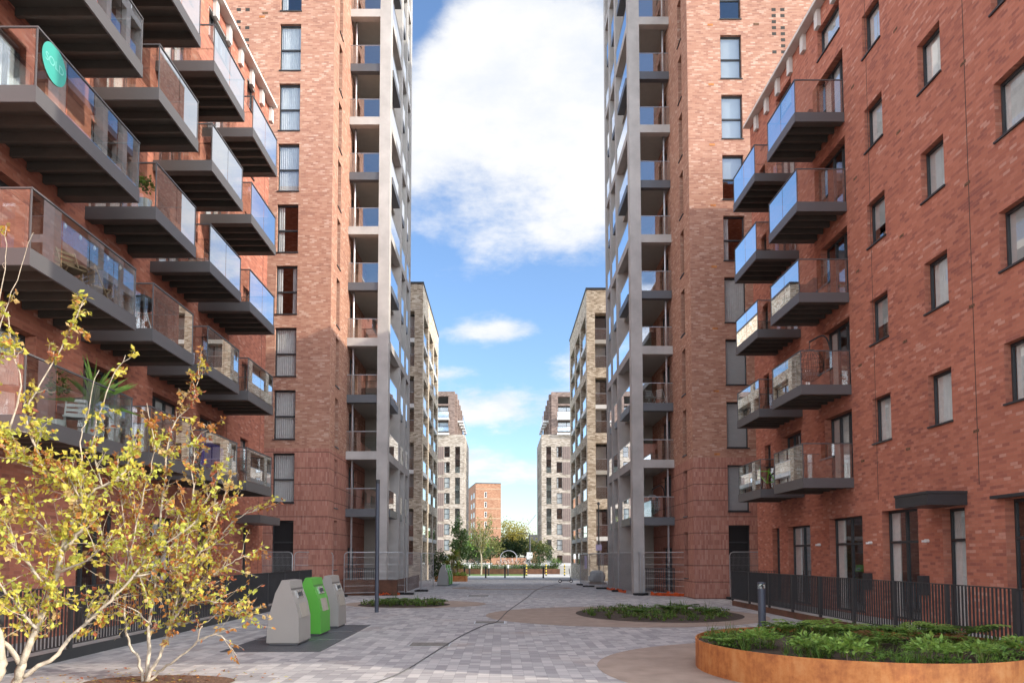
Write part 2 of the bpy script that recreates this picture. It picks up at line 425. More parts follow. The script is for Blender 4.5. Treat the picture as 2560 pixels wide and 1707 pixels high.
# raised ground-floor terraces behind the railings
mb = MB(); mb.box(-9.93, 5, -.02, -8.25, 31.2, .17); struct(mb.build('terrace', 'slab'))
mb = MB(); mb.box(9.25, 8.5, -.02, 11.03, 29.2, .17); struct(mb.build('terrace', 'slab'))

# ------------------------------------------------------------------ apartment blocks with balconies
FL = [16.2-2.95*k for k in range(5)]
def balcony(par, sx, xw, y0, y1, z, npan, dep=1.7):
    """tray of bronze-grey metal with ribbed underside, glass on three sides and a slim rail; xw = wall plane, sx = +1 juts to +x"""
    xo = xw+sx*dep; zb = z-.31
    mb = MB()
    t = .045
    mb.box(xo-sx*t, y0, zb, xo, y1, z+.0)                    # street fascia
    mb.box(xw+sx*.006, y0, zb, xo-sx*t, y0+t, z-.001); mb.box(xw+sx*.006, y1-t, zb, xo-sx*t, y1, z-.001)
    b = mb.build('balcony', 'fascia', par)
    mb = MB()
    mb.box(xw+sx*.004, y0+t+.002, z-.10, xo-sx*(t+.002), y1-t-.002, z-.03)
    n = int((y1-y0)/.48)
    for i in range(n):
        yy = y0+(y1-y0)*(i+.5)/n
        mb.box(xw+sx*.02, yy-.045, zb+.03, xo-sx*(t+.004), yy+.045, z-.102)
    mb.box(xw+sx*.01, y0+t+.004, zb+.012, xo-sx*(t+.004), y0+.30, zb+.028); mb.box(xw+sx*.01, y1-.30, zb+.012, xo-sx*(t+.004), y1-t-.004, zb+.028)
    mb.build('deck', 'soff', b)
    g = .012; gx = xo-sx*.028; zt = z+1.07
    def pane(*a): m_ = MB(); m_.box(*a); m_.build('glass_panel', 'glass', b)
    for i in range(npan):
        a = y0+.03+(y1-y0-.06)*i/npan; c = y0+.03+(y1-y0-.06)*(i+1)/npan
        m_ = MB(); m_.face([(gx, a+g, z+.01), (gx, c-g, z+.01), (gx, c-g, zt), (gx, a+g, zt)]); m_.build('glass_panel', 'glass', b)
    for yy in (y0+.028, y1-.028):
        for k in range(2):
            xa = xw+sx*(.03+(dep-.08)*k/2+.008); xb = xw+sx*(.03+(dep-.08)*(k+1)/2-.008)
            m_ = MB(); m_.face([(xa, yy, z+.01), (xb, yy, z+.01), (xb, yy, zt), (xa, yy, zt)]); m_.build('glass_panel', 'glass', b)
    mb = MB()
    mb.box(gx-.02, y0+.01, zt, gx+.02, y1-.01, zt+.03)
    for yy in (y0+.028, y1-.028): mb.box(xw+sx*.01, yy-.018, zt, gx-sx*.021, yy+.018, zt+.028)
    for yy in (y0+.028, y1-.028): mb.box(gx-.012, yy-.012, z+.001, gx+.012, yy+.012, zt-.001)   # corner stanchions
    mb.build('handrail', 'fascia', b)
    return b
def cap_and_brackets(par, xw, sx, y0, y1, z, step=1.2):
    mb = MB(); mb.box(xw-sx*.5, y0, z, xw+sx*.32, y1, z+.11); mb.build('coping', 'coping', par)
    y = y0+.5
    while y < y1:
        if y > 11: mb = MB(); mb.box(xw+sx*.004, y, z-.62, xw+sx*.13, y+.26, z-.004); mb.build('eaves_bracket', 'coping', par)
        y += step

# ---- block beside the bins (its street wall faces +x)
XL, LY0, LY1, LT = -9.95, 3.0, 30.05, 21.2
Lb = thing('apartment_block', (XL-6, 17, 0), 'red brick apartment block with four stacks of grey glass balconies behind the yellow tree', 'apartment block')
stacks = [(12.35, 16.02, 4), (16.8, 19.07, 2), (20.0, 22.46, 2), (23.25, 25.83, 2)]
doors = [(12.6, 15.2), (16.95, 18.95), (20.35, 22.3), (23.6, 25.6)]
holes = []
for k, z in enumerate([19.15]+FL):
    for (a, b) in doors: holes.append((a, b, z+.02 if z < 19 else z+.5, z+2.25 if z < 19 else z+1.6, .36))
for (a, b) in ((7.5, 9.7), (12.6, 14.6), (16.9, 18.8), (20.4, 22.2), (23.7, 25.3), (27.75, 28.75)): holes.append((a, b, .2, 3.1, .36))
for z in FL[:3]: holes.append((5.0, 7.2, z+.3, z+2.3, .25)); holes.append((10.2, 11.6, z+.3, z+2.3, .25))
for z in [19.15]+FL: holes.append((27.3, 28.2, z+.85 if z < 19 else z+.5, z+2.1 if z < 19 else z+1.6, .25)); holes.append((8.0, 9.6, z+.3, min(z+2.1, 20.7), .25))
mb = MB(); wall(mb, 'x', XL, LY0, LY1, 0, LT, holes, .36, -1)
wall(mb, 'y', LY1, XL-14, XL, 0, LT, (), .3, -1); wall(mb, 'y', LY0, XL-14, XL, 0, LT, (), .3, 1); wall(mb, 'x', XL-14, LY0, LY1, 0, LT, (), .3, 1)
mb.build('wall', 'red', Lb)
mb = MB(); mb.box(XL-13.98, LY0+.02, LT-.5, XL-.02, LY1-.02, LT-.02); mb.build('roof', 'slab', Lb)
cap_and_brackets(Lb, XL, 1, LY0, LY1, LT)
for (ya, yb, npn) in stacks:
    for z in FL: balcony(Lb, 1, XL, ya, yb, z, npn)
fills = ['full', 'sides', 'part', None, 'far', 'full', None]
i = 0
for h in holes:
    i += 1
    w = h[1]-h[0]
    isdoor = h[3]-h[2] > 2.0 and w > .95
    fl = R.choice(fills) if isdoor else R.choice(['blind1', 'full', None])
    mul = [h[0]+w*q for q in ((.33, .66) if w > 1.7 else (.5,))] if w > .95 else ()
    window(Lb, 'x', XL, -1, h[0], h[1], h[2], h[3], depth=.24 if isdoor else .13, mullions=mul, fill=fl, sill=not isdoor,
           name='balcony_door' if isdoor else 'window')
# hall door canopy
mb = MB(); mb.box(XL+.005, 26.9, 3.2, XL+.95, 29.3, 3.5); mb.build('canopy', 'fascia', Lb)
mb = MB()
for y in (25.9, 29.5): mb.box(XL+.002, y, .2, XL+.006, y+.015, LT-1)
mb.build('movement_joint', 'room', Lb)

# ---- block beside the round planter (street wall faces -x)
XR, RY0, RY1, RT = 11.05, 7.8, 30.95, 20.85
Rb = thing('apartment_block', (XR+6, 20, 0), 'red brick apartment block with small square windows beside the round planter', 'apartment block')
stR = [(22.42, 24.83, 2), (26.1, 28.55, 2)]
dR = [(22.45, 24.35), (26.3, 28.1)]
holes = []
for z in FL:
    for (a, b) in dR: holes.append((a, b, z+.02, z+2.2, .34))
    for (a, b) in ((20.2, 21.2), (17.45, 18.42), (14.6, 15.6), (11.6, 12.7)): holes.append((a, b, z+.88, z+2.2, .25))
    holes.append((29.3, 29.95, z+.88, z+2.15, .25))
for (a, b) in ((20.2, 21.2), (17.45, 18.42), (14.6, 15.6), (22.6, 24.2), (26.5, 28)): holes.append((a, b, 19.15, 20.2, .25))
gf = [(28.55, 29.3, .2, 3.08), (25.7, 27.7, .2, 3.08), (21.98, 24.2, .2, 3.2), (19.05, 20.85, .2, 3.25), (17.12, 18.0, .2, 3.13), (12.4, 15.75, .2, 3.2)]
holes += [g+(.3,) for g in gf]
mb = MB(); wall(mb, 'x', XR, RY0, RY1, 0, RT, holes, .3, 1)
wall(mb, 'y', RY1, XR, XR+14, 0, RT, (), .3, -1); wall(mb, 'y', RY0, XR, XR+14, 0, RT, (), .3, 1); wall(mb, 'x', XR+14, RY0, RY1, 0, RT, (), .3, -1)
mb.build('wall', 'red', Rb)
mb = MB(); mb.box(XR+.003, 5.5, 8.9, XR+13.9, RY0-.003, RT); mb.build('sun_blocker', 'red', Rb)  # unseen overhang added to keep sun off the opposite wall, leaving the paving lit
mb = MB(); mb.box(XR+.02, RY0+.02, RT-.5, XR+13.98, RY1-.02, RT-.02); mb.build('roof', 'slab', Rb)
cap_and_brackets(Rb, XR, -1, RY0, RY1, RT)
for (ya, yb, npn) in stR:
    for z in FL: balcony(Rb, -1, XR, ya, yb, z, npn, dep=1.6)
for h in holes:
    w = h[1]-h[0]; hh = h[3]-h[2]
    if hh > 2.0 and h[2] > 3:
        window(Rb, 'x', XR, 1, *h[:4], depth=.22, mullions=[h[0]+w*.33, h[0]+w*.66], fill=R.choice(['part', 'sides', 'full', None, 'far']), sill=False, name='balcony_door')
    elif hh > 2.0:
        win = window(Rb, 'x', XR, 1, *h[:4], depth=.2, transom=2.35, mullions=[h[0]+w*.5] if 1.5 < w < 3 else ([h[0]+w*.33, h[0]+w*.66] if w > 3 else ()),
               fill='part' if w > 3 else 'full' if w < 1 else 'sides', sill=False, name='shopfront_window' if w > 3 else 'entrance_door' if w < 1 else 'french_window')
    else:
        window(Rb, 'x', XR, 1, *h[:4], depth=.15, fill=R.choice(['blind1', 'full', 'blind.6', 'full']))
mb = MB(); mb.box(XR-.95, 17.0, 3.17, XR-.005, 18.4, 3.47); mb.box(XR-.97, 16.98, 3.44, XR-.006, 18.42, 3.5); mb.build('canopy', 'dark', Rb)
mb = MB(); mb.box(XR-.16, 12.2, 3.22, XR-.005, 16.0, 3.29); mb.build('lintel', 'dark', Rb)
for y in (21.45, 24.9, 18.6): mb = MB(); mb.tube([(XR-.004, y, 2.35), (XR-.10, y, 2.35)], .045, 10); mb.box(XR-.17, y-.03, 2.31, XR-.10, y+.03, 2.37); mb.build('wall_light', 'white', Rb)
for y in (21.6, 18.75): mb = MB(); mb.box(XR-.16, y-.14, .95, XR-.004, y+.14, 1.45); mb.build('meter_box', 'dark', Rb)
for z in FL:
    for y in (19.3, 16.5, 21.75, 13.4):
        mb = MB(); mb.box(XR-.008, y, z+.42, XR+.0, y+.2, z+.49); mb.build('vent_brick', 'mulch', Rb)
mb = MB()
for y in (21.0, 16.55, 13.55): mb.box(XR-.004, y, 3.6, XR-.001, y+.02, RT-.7)
mb.build('movement_joint', 'room', Rb)

# ------------------------------------------------------------------ brick towers with concrete loggia frames
def tower(sx, label, zoff, wz0, wh, seed):
    rr = random.Random(seed)
    m = lambda d: .47+sx*d
    YF, YE, TOP = 33.14, 56.0, 39.5
    dC, dO, dI, dB = 8.43, 6.28, 6.85, 24.0
    t = thing('apartment_tower', (m(14), 44, 0), label, 'tower block')
    fl = [4.38+zoff+2.95*k for k in range(12)]
    wins = [(min(m(10.02), m(11.02)), max(m(10.02), m(11.02)), wz0+2.95*k, wz0+2.95*k+wh) for k in range(11)]
    vent = (wins[0][0]-.05*sx*0, wins[0][1], .9, 3.6+zoff*.5)
    slots = [(34.25, 34.95, wz0+2.95*k-.15, wz0+2.95*k+wh-.1) for k in range(-1, 11)]
    ldo = [(37.5, 39.6, z+.03, z+2.3) for z in [.1]+fl[:-1]]+[(42.6, 44.6, z+.03, z+2.3) for z in [.1]+fl[:-1]]
    BZ = 6.95+zoff
    for nm, mt, z0, z1 in (('base_wall', 'sol', 0, BZ), ('wall', 'tow', BZ, TOP)):
        mb = MB()
        a, b = sorted((m(dC), m(dB)))
        wall(mb, 'y', YF, a, b, z0, z1, [(p[0], p[1], max(p[2], z0), min(p[3], z1)) for p in wins+[vent] if p[3] > z0 and p[2] < z1], .24, 1)
        wall(mb, 'x', m(dC), YF, YE, z0, z1, [(p[0], p[1], max(p[2], z0), min(p[3], z1)) for p in slots+ldo if p[3] > z0 and p[2] < z1], .3, sx)
        wall(mb, 'x', m(dB), YF, YE, z0, z1, (), .3, -sx); wall(mb, 'y', YE, a, b, z0, z1, (), .3, -1)
        mb.build(nm, mt, t)
    mb = MB(); mb.box(m(dC)+sx*.02, YF+.02, TOP-.4, m(dB)-sx*.02, YE-.02, TOP-.05); mb.build('roof', 'slab', t)
    for k, w in enumerate(wins):
        f = (['full', 'full', 'full', 'sides', 'part', 'full', 'full', 'full', 'part', 'blind.5', 'full'] if sx < 0 else ['blind1', 'blind1', 'blind1', 'full', 'part', 'blind.5', 'blind1', 'blind1', 'blind.45', 'blind1', 'full'])[k]
        window(t, 'y', YF, 1, *w, depth=.13, transom=w[2]+wh*.47 if (sx < 0 or k > 3) else None, fill=f)
    window(t, 'y', YF, 1, *vent, depth=.16, transom=2.6, blackout=True, name='louvre_vent', sill=False)
    for s in slots: window(t, 'x', m(dC), sx, *s, depth=.2, blackout=False, name='slot_window', fr=.05)
    for s in ldo: window(t, 'x', m(dC), sx, *s, depth=.15, mullions=[(s[0]+s[1])/2], fill=rr.choice([None, None, 'part', 'sides']), sill=False, name='loggia_door')
    # concrete frame: columns, beams at every second floor
    mb = MB(); e = .004
    cols = [(36.7, 37.3), (40.9, 41.4), (43.1, 43.6), (44.95, 45.5)]
    for (a, b) in cols: mb.box(m(dO), a, 0, m(dI if a < 37 else dI+.1), b, TOP-.6)
    for k, z in enumerate(fl):
        if k % 2 == 1:
            mb.box(m(dI+e), 36.703, z-.42, m(dC-e), 37.1, z)                 # front beam
            for (a, b), (c, d) in zip(cols, cols[1:]): mb.box(m(dO+.003), b+e, z-.42, m(dO+.35), c-e, z)
            mb.box(m(dI+e), 45.0, z-.42, m(dC-e), 45.497, z)
    mb.box(m(dO), 36.7, TOP-.596, m(dC-e), 45.5, TOP-.1)
    mb.build('concrete_frame', 'conc', t)
    for k, z in enumerate(fl):
        mb = MB()
        mb.box(m(dO+.36), 37.11, z-.30, m(dC-e), 44.9, z-.02, 1)             # floor plate with pale soffit
        if k % 2 == 0:
            mb.box(m(dI+e), 36.78, z-.41, m(dC-e), 37.1, z)
            for q, ((a, b), (c, d)) in enumerate(zip(cols, cols[1:])):
                mb.box(m(dO-.06 if q == 0 else dO+.02), b+e, z-.38, m(dO+.34), c-e-(.9 if q == 0 else .6), z)
        mb.build('loggia_slab', ['slabd', 'ceil'], t)
    for k, z in enumerate([.12]+fl[:-1]):
        def bal(p, q):
            mb = MB(); mb.face([(p[0], p[1], z+.03), (q[0], q[1], z+.03), (q[0], q[1], z+1.03), (p[0], p[1], z+1.03)])
            g = mb.build('balustrade', 'glass', t)
            mb = MB(); mb.tube([(p[0], p[1], z+1.05), (q[0], q[1], z+1.05)], .022, 6); mb.build('handrail', 'steel', g)
        if k == 0:
            mb = MB()
            n = 14
            for j in range(n+1):
                x = m(dI+.03)+(m(dC-.03)-m(dI+.03))*j/n; mb.box(x-.012, 36.9, .12, x+.012, 36.93, 1.3)
            mb.box(m(dI+.01), 36.895, 1.3, m(dC-.01), 36.935, 1.35); mb.build('ground_railing', 'rail', t)
            continue
        bal((m(dI+.01), 36.86), (m(dC-.01), 36.86))
        for q, ((a, b), (c, d)) in enumerate(zip(cols, cols[1:])): bal((m(dO+.03), b+.01), (m(dO+.03), c-.01-((.9 if q == 0 else .6) if k % 2 == 1 else 0)))
    mb = MB(); mb.tube([(m(dC-.22), 37.25, .1), (m(dC-.22), 37.25, TOP-.7)], .055, 10); mb.build('downpipe', 'steel', t)
    mb = MB(); mb.box(m(dI-.2), 41.9, .1, m(dC-e), 42.02, TOP-.7); mb.build('loggia_screen', 'ceil', t)
    for k in range(1, 10):
        for d_, dz in ((11.75, 2.68), (13.0, 2.68)):
            if (k*7+int(d_)) % 3:
                x = m(d_); z = wz0+2.95*k+dz-2.95+wh-2.2
                mb = MB(); mb.box(x-.13, YF-.012, z, x+.13, YF-.001, z+.11); mb.build('vent_brick', 'mulch', t)
    for k in range(1, 10):
        x = m(9.55 if sx > 0 else 11.9); z = wz0+2.95*k-.35
        mb = MB(); mb.box(x-.13, YF-.012, z, x+.13, YF-.001, z+.1); mb.build('vent_brick', 'corten', t)
    # perforated brick screen strip high on the outer edge
    for r_ in range(9):
        for c_ in range(2):
            if rr.random() < .88:
                x = m(12.6+c_*.42); z = 25.6+r_*.3
                mb = MB(); mb.box(x-.1, YF-.006, z, x+.1, YF-.001, z+.15); mb.build('recessed_brick', 'room', t)
    mb = MB(); mb.box(m(dC)-sx*.03, YF-.04, TOP+.0, m(dB), YE, TOP+.1); mb.build('coping', 'coping', t)
    return t
towL = tower(-1, 'tall red brick tower with grey concrete loggia frame behind the refuse bins', 0., 4.42, 2.3, 5)
towR = tower(1, 'tall red brick tower with grey concrete loggia frame behind the orange netting', -.43, 4.02, 2.15, 9)

# ------------------------------------------------------------------ buff brick blocks further along
def buff(sx, xs, yf, top, label):
    m = lambda d: xs+sx*d
    ye = yf+15.7; DX = 16. if sx < 0 else 6.6
    t = thing('apartment_block', (m(8), yf+8, 0), label, 'apartment block')
    rows = [(1.15+5.9*k, 6.15+5.9*k) for k in range(4)]
    fo = [(min(m(.75), m(2.9)), max(m(.75), m(2.9)), a, b, 1.9) for a, b in rows]+[(min(m(4.2), m(6.2)), max(m(4.2), m(6.2)), a, b, 1.9) for a, b in rows]
    so = [(y, y+4.0, a, b, 1.9) for a, b in rows for y in (yf+.8, yf+5.7, yf+10.6)]
    # corner loggias meet: keep the reveals shallow enough not to clash
    so = [(p[0]+(0 if p[0] > yf+2 else 2.0), p[1], p[2], p[3], .7) for p in so]; fo = [(p[0], p[1], p[2], p[3], .9) for p in fo]
    mb = MB(); a, b = sorted((m(0), m(DX)))
    wall(mb, 'y', yf, a, b, -.6, top, fo, .9, 1); wall(mb, 'x', m(0), yf, ye, -.6, top, [(yf+.8, yf+4.8, r[0], r[1], .6) for r in rows]+[s for s in so if s[0] > yf+4], .7, sx)
    wall(mb, 'y', ye, a, b, -.6, top, (), .3, -1); wall(mb, 'x', m(DX), yf, ye, -.6, top, (), .3, -sx)
    mb.build('wall', 'buf', t)
    mb = MB(); mb.box(m(.02), yf+.02, top-.4, m(DX-.02), ye-.02, top-.05); mb.build('roof', 'slab', t)
    mb = MB(); mb.box(m(-.06), yf-.06, top, m(DX), ye+.06, top+.18); mb.build('coping', 'dark', t)
    def loggia(axis, c, inward, u0, u1, z0, z1, dep, nf):
        bx = plane_fn(axis, c, inward)
        zm = (z0+z1)/2
        for z in (z0, zm):
            w = window(t, axis, c, inward, u0, u1, z+(.01 if z == z0 else .12), z+2.35, depth=dep-.1, mullions=[u0+(u1-u0)*.5], fill=R.choice(['full', 'sides', 'part', 'blind1', None]), sill=False, name='loggia_door')
            mb = MB(); bx(mb, u0+.01, u1-.01, .10, .115, z+.06, z+1.05); bl = mb.build('balustrade', 'glass', t)
            mb = MB(); bx(mb, u0+.01, u1-.01, .08, .135, z+1.05, z+1.1); mb.build('handrail', 'steel', bl)
        mb = MB(); bx(mb, u0+.004, u1-.004, .02, dep-.03, zm-.32, zm+.05); mb.build('loggia_slab', 'white' if R.random() < .6 else 'ceil', t)
    for f in fo: loggia('y', yf, 1, *f[:4], .9, 2)
    for r in rows:
        for y in (yf+.8, yf+5.7, yf+10.6): loggia('x', m(0), sx, y, y+4., r[0], r[1], .6 if y < yf+2 else .7, 2)
    mb = MB(); mb.box(min(m(2.2), m(2.5)), yf-.006, top-1.6, max(m(2.2), m(2.5)), yf-.001, top-.6); mb.build('slot_vent', 'room', t)
    return t
buff(-1, -6.95, 63.3, 26.3, 'buff brick block with deep paired loggias beyond the tower by the bins')
buff(1, 7.72, 63.8, 25.95, 'buff brick block with deep paired loggias beyond the tower with orange netting')

# ------------------------------------------------------------------ grey-brown blocks with a set-back top
def greyblock(sx, xs, yf, top, utop, label):
    m = lambda d: xs+sx*d
    ye = yf+17
    t = thing('apartment_block', (m(8), yf+8, 0), label, 'apartment block')
    a, b = sorted((m(0), m(18)))
    rows = [(20.75-2.95*k, 22.8-2.95*k) for k in range(8)]
    pairs = [(17.75-5.9*k, 22.8-5.9*k) for k in range(4)]
    W = [(min(m(p), m(p+1.05)), max(m(p), m(p+1.05)), r[0], r[1], .3) for r in rows if r[1] > 1 for p in (2.85, 6.6) if r[0] > 0]
    Lg = [(min(m(.9), m(1.85)), max(m(.9), m(1.85)), max(.4, r[0]), r[1], .6) for r in pairs]
    Sd = [(y, y+1.4, r[0], r[1], .3) for r in rows if r[0] > 0 for y in (yf+1.5, yf+5, yf+8.5, yf+12)]
    mb = MB()
    wall(mb, 'y', yf, a, b, -.6, top, W+Lg, .3, 1); wall(mb, 'x', m(0), yf, ye, -.6, top, Sd, .3, sx)
    wall(mb, 'y', ye, a, b, 0, top, (), .3, -1); wall(mb, 'x', m(18), yf, ye, 0, top, (), .3, -sx)
    mb.build('wall', 'grb', t)
    for w in W: window(t, 'y', yf, 1, *w[:4], depth=.12, transom=(w[2]+w[3])/2, fill=R.choice(['blind1', 'full', None, 'part']), sill=False, fr=.08)
    for w in Sd: window(t, 'x', m(0), sx, *w[:4], depth=.12, sill=False, fr=.08)
    for w in Lg:
        window(t, 'y', yf, 1, *w[:4], depth=.45, transom=w[3]-2.6, sill=False, fr=.07, name='loggia_door')
        for zz in (w[2]+.05, w[3]-2.55): mb = MB(); mb.box(w[0]+.01, yf+.06, zz, w[1]-.01, yf+.08, zz+1.05); mb.build('balustrade', 'glass', t)
    for r in rows:
        if r[0] < 0: continue
        x0, x1 = sorted((m(3.95), m(5.5)))
        mb = MB()
        mb.box(x0, yf-.05, r[0]-.35, x1, yf-.003, r[1]+.0)
        for j in range(4): xx = x0+.2+j*.35; mb.box(xx, yf-.085, r[0]-.3, xx+.12, yf-.053, r[1]-.05, 1)
        mb.build('louvred_panel', ['louvp', 'louvp2'], t)
    # set-back upper storeys
    ux = 1.95
    ua, ub = sorted((m(ux), m(18)))
    fr = [(min(m(3.2), m(6.6)), max(m(3.2), m(6.6)), z, z+2.5, 1.1) for z in (top+.25, top+3.15)]
    mb = MB(); wall(mb, 'y', yf+.4, ua, ub, top-.3, utop, fr+[(fr[0][0], fr[0][1], top+6.0, utop-.9, 1.1)], 1.1, 1)
    wall(mb, 'x', m(ux), yf+.4, ye, top-.3, utop, (), .3, sx); wall(mb, 'y', ye, ua, ub, top-.3, utop, (), .3, -1)
    mb.build('upper_wall', 'grbu', t)
    mb = MB(); mb.box(ua+.05, yf+.45, utop-.4, ub-.05, ye-.05, utop-.1); mb.box(a+.05, yf+.05, top-.35, b-.05, ye-.05, top-.05); mb.build('roof', 'slab', t)
    for f in fr:
        window(t, 'y', yf+.4, 1, *f[:4], depth=.9, mullions=[(f[0]+f[1])/2], sill=False, fr=.1, fill='blind.3')
        mb = MB(); mb.box(f[0]-.2, yf-.6, f[2]-.35, f[1]+.2, yf+.395, f[2]); bl = mb.build('balcony', 'white', t)
        mb = MB(); mb.box(f[0]-.15, yf-.55, f[2]+.01, f[1]+.15, yf-.53, f[2]+1.1); mb.build('glass_panel', 'glass', bl)
    for j in range(5):         # stepped vertical fins along the street side
        y = yf+1+j*3.2
        mb = MB(); mb.box(m(ux-.45-.12*j), y, top, m(ux), y+1.1, utop-.35-.42*j); mb.build('wall_fin', 'grbu', t)
        for z in (top+.2, top+3.1):
            mb = MB(); mb.box(m(ux-1.5), y+1.15, z-.3, m(ux-.02), y+3.1, z); bl = mb.build('balcony', 'white', t)
            mb = MB(); mb.box(m(ux-1.46), y+1.2, z+.01, m(ux-1.44), y+3.05, z+1.05); mb.build('glass_panel', 'glass', bl)
    return t
M['louvp'] = simple('brown_panel', (.26, .20, .175), .7)
M['louvp2'] = simple('brown_louvre', (.18, .135, .12), .7)
M['grbu'] = brick('upper_brick', [(0., (.18, .13, .11)), (.5, (.27, .20, .17)), (1., (.36, .27, .23))], (.25, .2, .17), bw=.45, bh=.15)
greyblock(-1, -6.86, 136.2, 25.1, 33.5, 'grey brown brick block with set-back top storeys behind the dark evergreen')
greyblock(1, 7.75, 136.2, 25.1, 33.4, 'grey brown brick block with set-back top storeys beyond the striped bollards')

M['bandm'] = simple('buff_band', (.50, .40, .28), .8)
# orange brick slab block at the end of the view
t = thing('apartment_block', (-4.6, 220, 0), 'plain orange brick slab block with pale floor bands at the street end', 'apartment block', rotz=.16)
x0, x1, yf = -8.35, -.7, 215.
hs = [(-5.7, -4.95, 23.7-2.95*k-4.2, 23.7-2.95*k-2.5) for k in range(7)]
hl = [(yf+6*j+3, yf+6*j+6.5, 23.7-2.95*k-4.2, 23.7-2.95*k-2.5) for k in range(7) for j in range(2)]
mb = MB(); wall(mb, 'y', yf, x0, x1, -.6, 23.7, hs, .15, 1); wall(mb, 'x', x0, yf, yf+22, 0, 23.7, hl, .15, 1); wall(mb, 'x', x1, yf, yf+22, 0, 23.7, (), .1, -1); wall(mb, 'y', yf+22, x0, x1, 0, 23.7, (), .1, -1)
mb.build('wall', 'org', t)
mb = MB(); mb.box(x0+.02, yf+.02, 23.3, x1-.02, yf+21.9, 23.6); mb.build('roof', 'slab', t)
for k in range(7):
    mb = MB(); mb.box(x0-.03, yf-.03, 23.7-2.95*k-1.68, x1+.03, yf-.002, 23.7-2.95*k-1.48); mb.build('floor_band', 'bandm', t)
mb = MB(); mb.box(x0-.05, yf-.05, 23.702, x1+.05, yf+22, 23.9); mb.build('coping', 'dark', t)
for w in hs: window(t, 'y', yf, 1, *w, depth=.05, transom=(w[2]+w[3])/2, sill=False, fr=.16, fm='white')
for w in hl: window(t, 'x', x0, 1, *w, depth=.05, mullions=[(w[0]+w[1])/2], sill=False, fr=.2, fm='white')
# low slate-roofed house far off
t = thing('house', (24, 260, 0), 'low terraced house with slate roof far off past the street lamp', 'house')
mb = MB(); mb.box(10, 255, -.6, 45, 263, 7.0); mb.build('wall', 'org', t)
mb = MB(); mb.prism_y([(0, 7.0), (35, 7.0), (35, 9.6), (0, 9.6)], 254.5, 263.5, 10); mb.build('roof', 'tile', t)
for k in range(9): mb = MB(); mb.box(11+k*3.7, 254.97, 3.9, 12.6+k*3.7, 254.995, 5.6); mb.build('window', 'white', t)
# crane boom
t = thing('tower_crane', (12.5, 400, 0), 'slender construction crane with raised jib over the far rooftops', 'crane')
a, b = at(1316, 1317, 400), at(1340, 1287, 400)
mb = MB(); mb.tube([Vector((a.x, 400, 0)), Vector((a.x, 400, a.z+1))], .5, 4); mb.build('mast', 'steel', t)
mb = MB()
for off in (Vector((0, 0, 0)), Vector((.0, 0, .9))): mb.tube([a+off, b+off*.4], .12, 4)
for j in range(14): p = a.lerp(b, j/14); q = a.lerp(b, (j+.5)/14)+Vector((0, 0, .9-.5*j/14)); mb.tube([p, q], .09, 3)
mb.build('jib', 'steel', t)

# ------------------------------------------------------------------ foliage tools
def leaf(mb, p, d, up, L, W, mat):
    d = d.normalized(); s = d.cross(up)
    if s.length < 1e-3: s = d.cross(Vector((1, 0, 0)))
    s.normalize(); nrm = s.cross(d)
    a = p; b = p+d*L*.45+s*W*.5+nrm*L*.06; c = p+d*L-nrm*L*.12; e = p+d*L*.45-s*W*.5+nrm*L*.06; mid = p+d*L*.45-nrm*L*.03
    mb.face([a, b, mid], mat, [(0, 0)]*3); mb.face([b, c, mid], mat, [(0, 0)]*3); mb.face([mid, c, e], mat, [(0, 0)]*3); mb.face([a, mid, e], mat, [(0, 0)]*3)
def rv(s=1.): return Vector((R.gauss(0, s), R.gauss(0, s), R.gauss(0, s)))
def smooth_path(pts, k=4):
    out = []
    P = [pts[0]]+list(pts)+[pts[-1]]
    for i in range(1, len(P)-2):
        for j in range(k):
            t = j/k; a, b, c, d = P[i-1], P[i], P[i+1], P[i+2]
            out.append(.5*((2*b)+(c-a)*t+(2*a-5*b+4*c-d)*t*t+(3*b-a-3*c+d)*t**3))
    out.append(pts[-1]); return out

